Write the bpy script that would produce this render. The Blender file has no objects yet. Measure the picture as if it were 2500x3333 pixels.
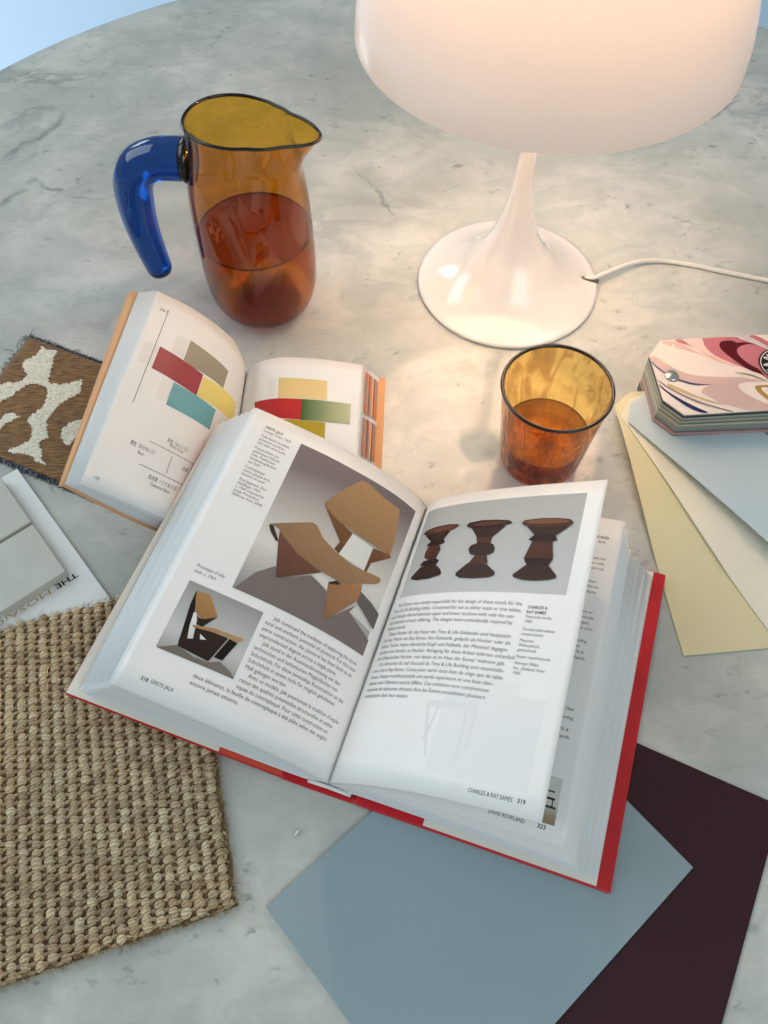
import bpy, bmesh, math, random
import numpy as np
from mathutils import Vector, Matrix
random.seed(7); rng = np.random.default_rng(7)
sc = bpy.context.scene
COL = sc.collection
R = math.radians

# ------------------------------------------------------------------ camera
cam = bpy.data.cameras.new('camera'); camo = bpy.data.objects.new('camera', cam); COL.objects.link(camo)
th, ro = R(58.89), R(-0.138)
fw = Vector((0, math.cos(th), -math.sin(th))); upv = Vector((0, math.sin(th), math.cos(th))); rt = Vector((1, 0, 0))
r2 = rt*math.cos(ro)+upv*math.sin(ro); u2 = -rt*math.sin(ro)+upv*math.cos(ro)
m = Matrix((r2, u2, -fw)).transposed().to_4x4(); m.translation = (0, 0, .485)
camo.matrix_world = m
cam.sensor_fit = 'HORIZONTAL'; cam.sensor_width = 36; cam.lens = 36*2700/2500
cam.clip_start = .01; cam.clip_end = 50
sc.camera = camo

# ------------------------------------------------------------------ world and lights
w = bpy.data.worlds.new('World'); sc.world = w; w.use_nodes = True
nt = w.node_tree; bg = nt.nodes['Background']
tc = nt.nodes.new('ShaderNodeTexCoord'); gr = nt.nodes.new('ShaderNodeSeparateXYZ'); cr = nt.nodes.new('ShaderNodeValToRGB')
nt.links.new(tc.outputs['Generated'], gr.inputs[0]); nt.links.new(gr.outputs['Z'], cr.inputs[0]); nt.links.new(cr.outputs[0], bg.inputs[0])
cr.color_ramp.elements[0].position = .0; cr.color_ramp.elements[0].color = (.37, .43, .46, 1)
cr.color_ramp.elements[1].position = .7; cr.color_ramp.elements[1].color = (.50, .55, .54, 1)
bg.inputs[1].default_value = .68

def area(name, loc, target, size, size_y, power, col):
    l = bpy.data.lights.new(name, 'AREA'); l.shape = 'RECTANGLE'; l.size = size; l.size_y = size_y
    l.energy = power; l.color = col
    o = bpy.data.objects.new(name, l); COL.objects.link(o); o.location = loc
    o.rotation_euler = (Vector(target)-Vector(loc)).to_track_quat('-Z', 'Y').to_euler()
    return o
area('window_and_fill_light', (-2.3, .9, 1.7), (0, .3, 0), 1.9, 1.9, 36, (.82, .94, 1.0))
area('window_and_fill_light', (1.0, -1.5, 1.8), (0, .2, 0), 1.6, 1.3, 18, (.92, .98, 1.0))
floor_fill = area('window_and_fill_light', (-2.6, 3.6, 1.3), (-1.1, 1.9, -.72), 1.2, 1.2, 9, (.82, .92, 1.0)); floor_fill.data.spread = R(70)  # added light that brightens the floor, no window known here

sc.view_settings.view_transform = 'Standard'; sc.view_settings.look = 'None'
sc.view_settings.exposure = 0; sc.view_settings.gamma = 1
cy = sc.cycles
cy.use_denoising = True
try:
    cy.denoiser = 'OPENIMAGEDENOISE'; cy.denoising_input_passes = 'RGB_ALBEDO_NORMAL'; cy.denoising_prefilter = 'ACCURATE'
except Exception: pass
cy.max_bounces = 14; cy.transparent_max_bounces = 24; cy.transmission_bounces = 10; cy.glossy_bounces = 6; cy.diffuse_bounces = 5
cy.caustics_refractive = True; cy.caustics_reflective = False; cy.blur_glossy = .5
cy.sample_clamp_indirect = 25

# ------------------------------------------------------------------ helpers
def lin(c):
    c = [x/255 for x in c]
    return tuple(x/12.92 if x <= .04045 else ((x+.055)/1.055)**2.4 for x in c)
def tag(o, label=None, cat=None, group=None, kind=None):
    if label: o['label'] = label
    if cat: o['category'] = cat
    if group: o['group'] = group
    if kind: o['kind'] = kind
    return o
def mesh(name, V, F, mat, parent=None, smooth=True, col=None, mi=None):
    me = bpy.data.meshes.new(name); me.from_pydata([tuple(map(float, v)) for v in V], [], [tuple(int(i) for i in f) for f in F])
    if isinstance(mat, (list, tuple)):
        for x in mat: me.materials.append(x)
    elif mat: me.materials.append(mat)
    if smooth: me.polygons.foreach_set('use_smooth', [True]*len(me.polygons))
    if mi is not None: me.polygons.foreach_set('material_index', list(mi))
    if col is not None:
        a = me.color_attributes.new('Col', 'FLOAT_COLOR', 'POINT')
        c = np.ones((len(V), 4), np.float32); c[:, :3] = np.array(col, np.float32); a.data.foreach_set('color', c.ravel())
    me.update()
    o = bpy.data.objects.new(name, me); COL.objects.link(o)
    if parent: o.parent = parent
    return o
def empty(name, loc=(0, 0, 0)):
    o = bpy.data.objects.new(name, None); COL.objects.link(o); o.location = loc; o.empty_display_size = .01
    return o
def thing(name, label, cat, group=None):
    return tag(empty(name), label, cat, group)
class MB:
    def __init__(s): s.V = []; s.F = []; s.C = []
    def add(s, V, F, c=None):
        n = len(s.V); s.V.extend([tuple(v) for v in V]); s.F.extend([tuple(i+n for i in f) for f in F])
        if c is not None: s.C.extend([c]*len(V) if not isinstance(c, list) else c)
    def build(s, name, mat, parent=None, smooth=True):
        return mesh(name, s.V, s.F, mat, parent, smooth, s.C if s.C else None)
def tube(pts, rad, n=8, cap=True, closed=False):
    P = np.array(pts, float); N = len(P); rad = np.broadcast_to(np.array(rad, float), (N,))
    T = np.gradient(P, axis=0); T /= np.linalg.norm(T, axis=1)[:, None]+1e-12
    ref = np.array([0, 0, 1.]) if abs(T[0][2]) < .9 else np.array([1., 0, 0])
    V = []; A = np.cross(T[0], ref); A /= np.linalg.norm(A)
    for i in range(N):
        A = A-T[i]*(A@T[i]); A /= np.linalg.norm(A); B = np.cross(T[i], A)
        for k in range(n):
            a = 2*math.pi*k/n; V.append(P[i]+rad[i]*(math.cos(a)*A+math.sin(a)*B))
    F = [(i*n+k, i*n+(k+1) % n, (i+1)*n+(k+1) % n, (i+1)*n+k) for i in range(N-1) for k in range(n)]
    if cap: F += [tuple(range(n-1, -1, -1)), tuple((N-1)*n+k for k in range(n))]
    return V, F
def lathe(prof, n=96, c=(0, 0, 0), closed=False):
    V = []; F = []; m_ = len(prof)
    for r, z in prof:
        for k in range(n):
            a = 2*math.pi*k/n; V.append((c[0]+r*math.cos(a), c[1]+r*math.sin(a), c[2]+z))
    for i in range(m_-1 if not closed else m_):
        j = (i+1) % m_
        for k in range(n): F.append((i*n+k, i*n+(k+1) % n, j*n+(k+1) % n, j*n+k))
    return V, F
def smooth_curve(pts, n=40):
    """Catmull-Rom through pts, resampled evenly by arc length"""
    P = np.array(pts, float); Q = np.vstack([2*P[0]-P[1], P, 2*P[-1]-P[-2]]); out = []
    for i in range(1, len(Q)-2):
        for t in np.linspace(0, 1, 14, endpoint=False):
            a, b, c, d = Q[i-1], Q[i], Q[i+1], Q[i+2]
            out.append(.5*((2*b)+(-a+c)*t+(2*a-5*b+4*c-d)*t*t+(-a+3*b-3*c+d)*t**3))
    out.append(Q[-2]); out = np.array(out)
    d = np.r_[0, np.cumsum(np.linalg.norm(np.diff(out, axis=0), axis=1))]; s = np.linspace(0, d[-1], n)
    return np.stack([np.interp(s, d, out[:, k]) for k in range(out.shape[1])], 1)
def boxm(mb, c, e1, e2, h, z0=0, col=None):
    """slab from corner c along vectors e1, e2, height h"""
    c = np.array([c[0], c[1], z0]); e1 = np.array([*e1, 0.]); e2 = np.array([*e2, 0.]); H = np.array([0, 0, h])
    V = [c, c+e1, c+e1+e2, c+e2, c+H, c+e1+H, c+e1+e2+H, c+e2+H]
    F = [(0, 3, 2, 1), (4, 5, 6, 7), (0, 1, 5, 4), (1, 2, 6, 5), (2, 3, 7, 6), (3, 0, 4, 7)]
    mb.add(V, F, col)
def bevel(o, wdt, seg=2):
    b = o.modifiers.new('bevel', 'BEVEL'); b.width = wdt; b.segments = seg; b.limit_method = 'ANGLE'
    return o

# ------------------------------------------------------------------ materials
def newmat(name):
    m_ = bpy.data.materials.new(name); m_.use_nodes = True
    return m_, m_.node_tree, m_.node_tree.nodes['Principled BSDF']
def nd(t, typ, **kw):
    n = t.nodes.new(typ)
    for k, v in kw.items(): setattr(n, k, v)
    return n
def pbr(name, col, rough=.5, spec=.5, bump=0, bscale=200, var=0, vscale=30, coat=0, metal=0, sheen=0, attr=None, sss=0):
    m_, t, b = newmat(name)
    b.inputs['Base Color'].default_value = (*col, 1); b.inputs['Roughness'].default_value = rough
    b.inputs['Specular IOR Level'].default_value = spec; b.inputs['Coat Weight'].default_value = coat
    b.inputs['Metallic'].default_value = metal; b.inputs['Coat Roughness'].default_value = .05
    if sheen: b.inputs['Sheen Weight'].default_value = sheen
    if sss:
        b.inputs['Subsurface Weight'].default_value = sss; b.inputs['Subsurface Radius'].default_value = (.004, .003, .002); b.inputs['Subsurface Scale'].default_value = 1
    tcn = nd(t, 'ShaderNodeTexCoord'); src = None
    if attr:
        a = nd(t, 'ShaderNodeAttribute'); a.attribute_name = attr; src = a.outputs['Color']
        t.links.new(src, b.inputs['Base Color'])
    if var:
        n = nd(t, 'ShaderNodeTexNoise'); n.inputs['Scale'].default_value = vscale; n.inputs['Detail'].default_value = 6
        t.links.new(tcn.outputs['Object'], n.inputs['Vector'])
        mr = nd(t, 'ShaderNodeMapRange'); mr.inputs[1].default_value = .3; mr.inputs[2].default_value = .7; mr.inputs[3].default_value = 1-var; mr.inputs[4].default_value = 1+var
        t.links.new(n.outputs['Fac'], mr.inputs[0])
        mx = nd(t, 'ShaderNodeMix', data_type='RGBA', blend_type='MULTIPLY'); mx.inputs[0].default_value = 1
        if src: t.links.new(src, mx.inputs[6])
        else: mx.inputs[6].default_value = (*col, 1)
        t.links.new(mr.outputs[0], mx.inputs[7]); t.links.new(mx.outputs[2], b.inputs['Base Color'])
    if bump:
        n = nd(t, 'ShaderNodeTexNoise'); n.inputs['Scale'].default_value = bscale; n.inputs['Detail'].default_value = 5
        t.links.new(tcn.outputs['Object'], n.inputs['Vector'])
        bp = nd(t, 'ShaderNodeBump'); bp.inputs['Strength'].default_value = bump; bp.inputs['Distance'].default_value = .001
        t.links.new(n.outputs['Fac'], bp.inputs['Height']); t.links.new(bp.outputs[0], b.inputs['Normal'])
    return m_

def marble():
    m_, t, b = newmat('marble'); L = t.links.new
    tcn = nd(t, 'ShaderNodeTexCoord'); ob = tcn.outputs['Object']
    def noise(scale, detail=5, rough=.55, dist=0, vec=ob):
        n = nd(t, 'ShaderNodeTexNoise'); n.inputs['Scale'].default_value = scale; n.inputs['Detail'].default_value = detail
        n.inputs['Roughness'].default_value = rough; n.inputs['Distortion'].default_value = dist; L(vec, n.inputs['Vector']); return n.outputs['Fac']
    def mr(x, a, b_, c=0, d=1, smooth=True):
        n = nd(t, 'ShaderNodeMapRange'); n.interpolation_type = 'SMOOTHSTEP' if smooth else 'LINEAR'
        for i, v in enumerate((a, b_, c, d)): n.inputs[i+1].default_value = v
        L(x, n.inputs[0]); return n.outputs[0]
    def mt(op, a, b_=None):
        n = nd(t, 'ShaderNodeMath', operation=op)
        for i, v in enumerate((a, b_)):
            if v is None: continue
            if isinstance(v, (int, float)): n.inputs[i].default_value = v
            else: L(v, n.inputs[i])
        return n.outputs[0]
    def mixc(f, a, b_):
        n = nd(t, 'ShaderNodeMix', data_type='RGBA'); L(f, n.inputs[0])
        for i, v in ((6, a), (7, b_)):
            if isinstance(v, tuple): n.inputs[i].default_value = (*v, 1)
            else: L(v, n.inputs[i])
        return n.outputs[2]
    mp = nd(t, 'ShaderNodeMapping'); mp.inputs['Rotation'].default_value = (0, 0, R(-38)); mp.inputs['Scale'].default_value = (1, 1.55, 1); L(ob, mp.inputs[0])
    dv = nd(t, 'ShaderNodeTexNoise'); dv.inputs['Scale'].default_value = 9; dv.inputs['Detail'].default_value = 4; L(mp.outputs[0], dv.inputs['Vector'])
    ad = nd(t, 'ShaderNodeMixRGB', blend_type='ADD'); ad.inputs[0].default_value = .16; L(mp.outputs[0], ad.inputs[1]); L(dv.outputs['Color'], ad.inputs[2]); wv = ad.outputs[0]
    cloud = mr(noise(7, 6, .6), .33, .68)
    cloud2 = mr(noise(19, 8, .65, .3, wv), .35, .7)
    c = mixc(cloud, (.43, .46, .44), (.64, .655, .625))
    c = mixc(mt('MULTIPLY', cloud2, .55), c, (.33, .37, .36))
    # soft vein network, present only in some areas
    v = mt('ABSOLUTE', mt('SUBTRACT', noise(5.5, 7, .62, .6, wv), .5))
    vein = mt('MULTIPLY', mr(v, 0, .055, 1, 0), mr(noise(3.1, 2), .48, .66))
    c = mixc(mt('MULTIPLY', vein, .5), c, (.19, .22, .22))
    # a few larger smoky veins
    nz = nd(t, 'ShaderNodeTexNoise'); nz.inputs['Scale'].default_value = 26; nz.inputs['Detail'].default_value = 5; L(ob, nz.inputs['Vector'])
    for (xa, ya, xb, yb, wd) in [(-0.3562, 0.6652, -0.3043, 0.7373, 0.006), (-0.3427, 0.6089, -0.3128, 0.6463, 0.007), (-0.3146, 0.6455, -0.2555, 0.6127, 0.0032), (-0.2584, 0.6139, -0.2309, 0.62, 0.0028), (-0.2559, 0.6539, -0.237, 0.6938, 0.003), (0.2857, 0.715, 0.3507, 0.7583, 0.0035), (-0.0271, 0.653, 0.014, 0.5947, 0.002)]:
        mpv = nd(t, 'ShaderNodeMapping'); mpv.vector_type = 'TEXTURE'; mpv.inputs['Location'].default_value = (xa, ya, 0); mpv.inputs['Rotation'].default_value = (0, 0, math.atan2(yb-ya, xb-xa)); L(ob, mpv.inputs[0])
        sx = nd(t, 'ShaderNodeSeparateXYZ'); L(mpv.outputs[0], sx.inputs[0]); ln = math.hypot(xb-xa, yb-ya)
        off = mt('MULTIPLY', mt('SUBTRACT', nz.outputs['Fac'], .5), .035)
        yy = mt('ABSOLUTE', mt('ADD', sx.outputs['Y'], off))
        f = mt('MULTIPLY', mt('MULTIPLY', mr(yy, 0, wd, 1, 0), mt('MULTIPLY', mr(sx.outputs['X'], -.01, .012), mr(sx.outputs['X'], ln-.012, ln+.01, 1, 0))), mr(noise(40, 4), .34, .60))
        c = mixc(mt('MULTIPLY', f, .62), c, (.15, .18, .18))
    # dark flecks strung along the grain
    sp = mr(noise(62, 4, .62, .25, mp.outputs[0]), .56, .76)
    fl = mt('MULTIPLY', sp, mr(noise(9, 3), .45, .60))
    c = mixc(mt('MULTIPLY', fl, .85), c, (.18, .205, .20))
    sp2 = mr(noise(120, 2, .5, .1), .66, .76)
    c = mixc(mt('MULTIPLY', mt('MULTIPLY', sp2, mr(noise(14, 2), .5, .62)), .5), c, (.14, .15, .14))
    L(c, b.inputs['Base Color'])
    b.inputs['Roughness'].default_value = .16; b.inputs['Specular IOR Level'].default_value = .6
    L(mr(noise(30, 4), .3, .7, .025, .065), b.inputs['Roughness'])
    return m_

def thin_glass(name, tint, dark, rough=0.0, bump=0, bscale=60, stretch=1, refl=.05):
    """one thin wall of coloured glass: tinted see-through, reflecting by Fresnel, deeper where seen edge-on"""
    m_, t, b = newmat(name); t.nodes.remove(b); L = t.links.new
    out = t.nodes['Material Output']
    lw = nd(t, 'ShaderNodeLayerWeight'); lw.inputs['Blend'].default_value = .5
    pw = nd(t, 'ShaderNodeMath', operation='POWER'); pw.inputs[1].default_value = 5.5; L(lw.outputs['Facing'], pw.inputs[0])
    mx = nd(t, 'ShaderNodeMix', data_type='RGBA'); mx.inputs[6].default_value = (*tint, 1); mx.inputs[7].default_value = (*dark, 1); L(pw.outputs[0], mx.inputs[0])
    tr = nd(t, 'ShaderNodeBsdfTransparent'); L(mx.outputs[2], tr.inputs[0])
    gl = nd(t, 'ShaderNodeBsdfGlossy'); gl.inputs['Roughness'].default_value = rough; gl.inputs['Color'].default_value = (1, 1, 1, 1)
    fp = nd(t, 'ShaderNodeMath', operation='POWER'); fp.inputs[1].default_value = 5; L(lw.outputs['Facing'], fp.inputs[0])
    fr = nd(t, 'ShaderNodeMapRange'); fr.inputs[3].default_value = refl; fr.inputs[4].default_value = .9; L(fp.outputs[0], fr.inputs[0])
    ms = nd(t, 'ShaderNodeMixShader'); L(fr.outputs[0], ms.inputs[0]); L(tr.outputs[0], ms.inputs[1]); L(gl.outputs[0], ms.inputs[2]); L(ms.outputs[0], out.inputs[0])
    if bump:
        tcn = nd(t, 'ShaderNodeTexCoord'); mp = nd(t, 'ShaderNodeMapping'); mp.inputs['Scale'].default_value = (1, 1, 1/stretch); L(tcn.outputs['Object'], mp.inputs[0])
        n = nd(t, 'ShaderNodeTexNoise'); n.inputs['Scale'].default_value = bscale; n.inputs['Detail'].default_value = 4; n.inputs['Distortion'].default_value = 1.2; L(mp.outputs[0], n.inputs['Vector'])
        bp = nd(t, 'ShaderNodeBump'); bp.inputs['Strength'].default_value = bump; bp.inputs['Distance'].default_value = .002; L(n.outputs['Fac'], bp.inputs['Height'])
        for q in (gl, lw): L(bp.outputs[0], q.inputs['Normal'])
        n2 = nd(t, 'ShaderNodeMapRange'); n2.inputs[1].default_value = .45; n2.inputs[2].default_value = .62; n2.inputs[3].default_value = 0; n2.inputs[4].default_value = .55; L(n.outputs['Fac'], n2.inputs[0])
        m2 = nd(t, 'ShaderNodeMix', data_type='RGBA'); L(n2.outputs[0], m2.inputs[0]); L(mx.outputs[2], m2.inputs[6]); m2.inputs[7].default_value = (*dark, 1); L(m2.outputs[2], tr.inputs[0])
    return m_
def liquid(name, zb, zs, front, bottom, shoulder, side, top_, low):
    """still liquid: dark ring and lower crescent painted as tints by height and facing"""
    m_, t, b = newmat(name); t.nodes.remove(b); L = t.links.new; out = t.nodes['Material Output']
    g = nd(t, 'ShaderNodeNewGeometry'); tc_ = nd(t, 'ShaderNodeTexCoord'); sp_ = nd(t, 'ShaderNodeSeparateXYZ'); L(tc_.outputs['Object'], sp_.inputs[0])
    r_ = nd(t, 'ShaderNodeValToRGB'); mr_ = nd(t, 'ShaderNodeMapRange'); mr_.inputs[1].default_value = 0; mr_.inputs[2].default_value = zs; L(sp_.outputs['Z'], mr_.inputs[0]); L(mr_.outputs[0], r_.inputs[0])
    def ramp(r_, st):
        e = r_.color_ramp.elements; e[0].position = st[0][0]; e[0].color = (*st[0][1], 1); e[1].position = st[-1][0]; e[1].color = (*st[-1][1], 1)
        for p_, c_ in st[1:-1]: q = e.new(p_); q.color = (*c_, 1)
    k_ = zb/zs; ramp(r_, [(0, bottom), (k_, bottom), (k_*1.5, shoulder), (k_*2.1, side), (1, side)])
    rf = nd(t, 'ShaderNodeValToRGB'); L(mr_.outputs[0], rf.inputs[0]); ramp(rf, [(0, low), (k_*1.25, low), (k_*1.8, front), (.978, front), (.990, top_)])  # darker surface and low front tint stand in for refracted shade
    mx = nd(t, 'ShaderNodeMix', data_type='RGBA'); L(g.outputs['Backfacing'], mx.inputs[0]); L(rf.outputs[0], mx.inputs[6]); L(r_.outputs[0], mx.inputs[7])
    tr = nd(t, 'ShaderNodeBsdfTransparent'); L(mx.outputs[2], tr.inputs[0]); gl = nd(t, 'ShaderNodeBsdfGlossy'); gl.inputs['Roughness'].default_value = 0
    lw = nd(t, 'ShaderNodeLayerWeight'); lw.inputs['Blend'].default_value = .5; pw = nd(t, 'ShaderNodeMath', operation='POWER'); pw.inputs[1].default_value = 5; L(lw.outputs['Facing'], pw.inputs[0])
    fr = nd(t, 'ShaderNodeMapRange'); fr.inputs[3].default_value = .05; fr.inputs[4].default_value = .8; L(pw.outputs[0], fr.inputs[0])
    ms = nd(t, 'ShaderNodeMixShader'); L(fr.outputs[0], ms.inputs[0]); L(tr.outputs[0], ms.inputs[1]); L(gl.outputs[0], ms.inputs[2]); L(ms.outputs[0], out.inputs[0])
    return m_
def solid_glass(name, col, ior=1.5, rough=0):
    m_, t, b = newmat(name)
    b.inputs['Base Color'].default_value = (*col, 1); b.inputs['Transmission Weight'].default_value = 1; b.inputs['IOR'].default_value = ior
    b.inputs['Roughness'].default_value = rough
    return m_

M = dict(
 paper=pbr('paper', (.82, .83, .83), .55, .3), page=pbr('coated_paper', (.84, .85, .855), .38, .4, bump=.05, bscale=900),
 edge=pbr('page_edges', (.74, .78, .80), .7, .2),
 print=pbr('printing_ink', (.1, .1, .1), .42, .22, attr='Col'),
 red=pbr('red_cover_cloth', lin((190, 22, 34)), .38, .5, bump=.15, bscale=1200, var=.08, vscale=60),
 orange=pbr('orange_paper', lin((208, 78, 54)), .5, .4), cream=pbr('cream_endpaper', (.74, .72, .66), .6, .3),
 tan=pbr('tan_cover', lin((222, 168, 122)), .55, .35, bump=.1, bscale=1500), white=pbr('white_board', (.74, .77, .775), .4, .4),
 tile=pbr('ceramic_tile', (.52, .52, .47), .55, .35, bump=.2, bscale=500, var=.04, vscale=60),
 blue=pbr('blue_card', lin((140, 160, 168)), .42, .4, bump=.14, bscale=1400, var=.025, vscale=12), dark=pbr('aubergine_card', lin((54, 27, 36)), .45, .25, bump=.12, bscale=1800, var=.05),
 gloss=pbr('white_lacquer', (.72, .715, .71), .09, .5, coat=.6), cord=pbr('white_cord', (.72, .70, .66), .4, .4),
 steel=pbr('steel', (.55, .56, .54), .22, .5, metal=1),
 jute=pbr('sisal_fibre', (.3, .25, .15), .6, .3, attr='Col', bump=1.0, bscale=1500, var=.28, vscale=900),
 backing=pbr('jute_backing', lin((150, 128, 98)), .8, .2, bump=.6, bscale=900, var=.25, vscale=300),
 yarn=pbr('yarn', (.5, .5, .5), .8, .2, attr='Col', sheen=.1), card=pbr('painted_card', (.5, .5, .5), .5, .35, attr='Col'),
 floor=pbr('pale_blue_floor', lin((200, 226, 250)), .5, .3, var=.03, vscale=2), navy=pbr('navy_fabric', lin((26, 48, 84)), .8, .2, bump=.3, bscale=400),
 marble=marble(),
)
# ------------------------------------------------------------------ outlines of the printed pictures and woven patches
BIG = [[[[0.73,0.607],[0.676,0.535],[0.607,0.488],[0.58,0.522],[0.447,0.464],[0.357,0.486],[0.316,0.574],[0.195,0.477],[0.219,0.51],[0.068,0.554],[0.067,0.609]],[118,110,108]],[[[0.203,0.428],[0.129,0.441],[0.065,0.458],[0.064,0.515],[0.199,0.469]],[105,97,95]],[[[0.523,0.222],[0.498,0.234],[0.346,0.267],[0.357,0.319],[0.367,0.355],[0.399,0.347],[0.387,0.315],[0.457,0.268]],[112,74,46]],[[[0.345,0.268],[0.226,0.274],[0.223,0.361],[0.37,0.356]],[222,226,222]],[[[0.226,0.274],[0.128,0.258],[0.115,0.264],[0.207,0.324],[0.212,0.359],[0.226,0.362]],[120,78,48]],[[[0.524,0.22],[0.504,0.19],[0.464,0.136],[0.404,0.076],[0.37,0.074],[0.271,0.091],[0.171,0.093],[0.16,0.115],[0.131,0.207],[0.128,0.258],[0.204,0.265],[0.319,0.263],[0.431,0.252],[0.498,0.234]],[168,128,86]],[[[0.711,0.372],[0.692,0.368],[0.642,0.409],[0.652,0.413],[0.69,0.392]],[55,42,32]],[[[0.644,0.409],[0.657,0.373],[0.619,0.375],[0.511,0.404],[0.39,0.424],[0.419,0.444],[0.47,0.47],[0.578,0.521],[0.588,0.521]],[108,70,52]],[[[0.445,0.462],[0.413,0.443],[0.361,0.452],[0.359,0.484]],[212,212,206]],[[[0.364,0.458],[0.316,0.446],[0.209,0.406],[0.2,0.427],[0.2,0.463],[0.311,0.572],[0.32,0.571]],[160,112,74]],[[[0.711,0.372],[0.706,0.366],[0.538,0.3],[0.513,0.302],[0.467,0.332],[0.385,0.354],[0.287,0.365],[0.229,0.363],[0.187,0.356],[0.132,0.35],[0.125,0.362],[0.14,0.376],[0.316,0.446],[0.328,0.439],[0.437,0.437],[0.541,0.421],[0.637,0.386],[0.665,0.371],[0.692,0.368]],[158,120,82]],[[[0.366,0.459],[0.328,0.439],[0.31,0.444],[0.317,0.45],[0.355,0.461]],[50,38,28]],[[[0.219,0.51],[0.197,0.479],[0.078,0.521],[0.077,0.529]],[212,212,208]]]
SMALL = [[[[0.909,0.861],[0.835,0.832],[0.757,0.846],[0.694,0.843],[0.65,0.828],[0.595,0.843],[0.569,0.858]],[118,112,105]],[[[0.866,0.661],[0.861,0.678],[0.856,0.698],[0.863,0.71],[0.835,0.833],[0.813,0.805],[0.832,0.746],[0.832,0.725],[0.842,0.703],[0.854,0.676]],[32,27,25]],[[[0.864,0.66],[0.843,0.661],[0.806,0.657],[0.74,0.709],[0.756,0.722],[0.79,0.735],[0.815,0.729],[0.831,0.722],[0.854,0.685]],[164,124,80]],[[[0.831,0.723],[0.806,0.735],[0.787,0.733],[0.739,0.711],[0.777,0.755],[0.812,0.755]],[48,36,30]],[[[0.842,0.81],[0.81,0.767],[0.817,0.763],[0.733,0.758],[0.66,0.756],[0.695,0.841],[0.834,0.834]],[46,34,30]],[[[0.835,0.726],[0.825,0.723],[0.81,0.742],[0.791,0.798],[0.812,0.804],[0.827,0.766]],[222,222,222]],[[[0.773,0.777],[0.74,0.786],[0.764,0.792]],[222,222,222]],[[[0.655,0.756],[0.629,0.758],[0.617,0.758],[0.645,0.823],[0.682,0.823]],[28,20,18]],[[[0.818,0.762],[0.733,0.746],[0.605,0.74],[0.603,0.746],[0.629,0.758],[0.657,0.753],[0.733,0.758],[0.81,0.767]],[174,138,94]]]
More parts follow.
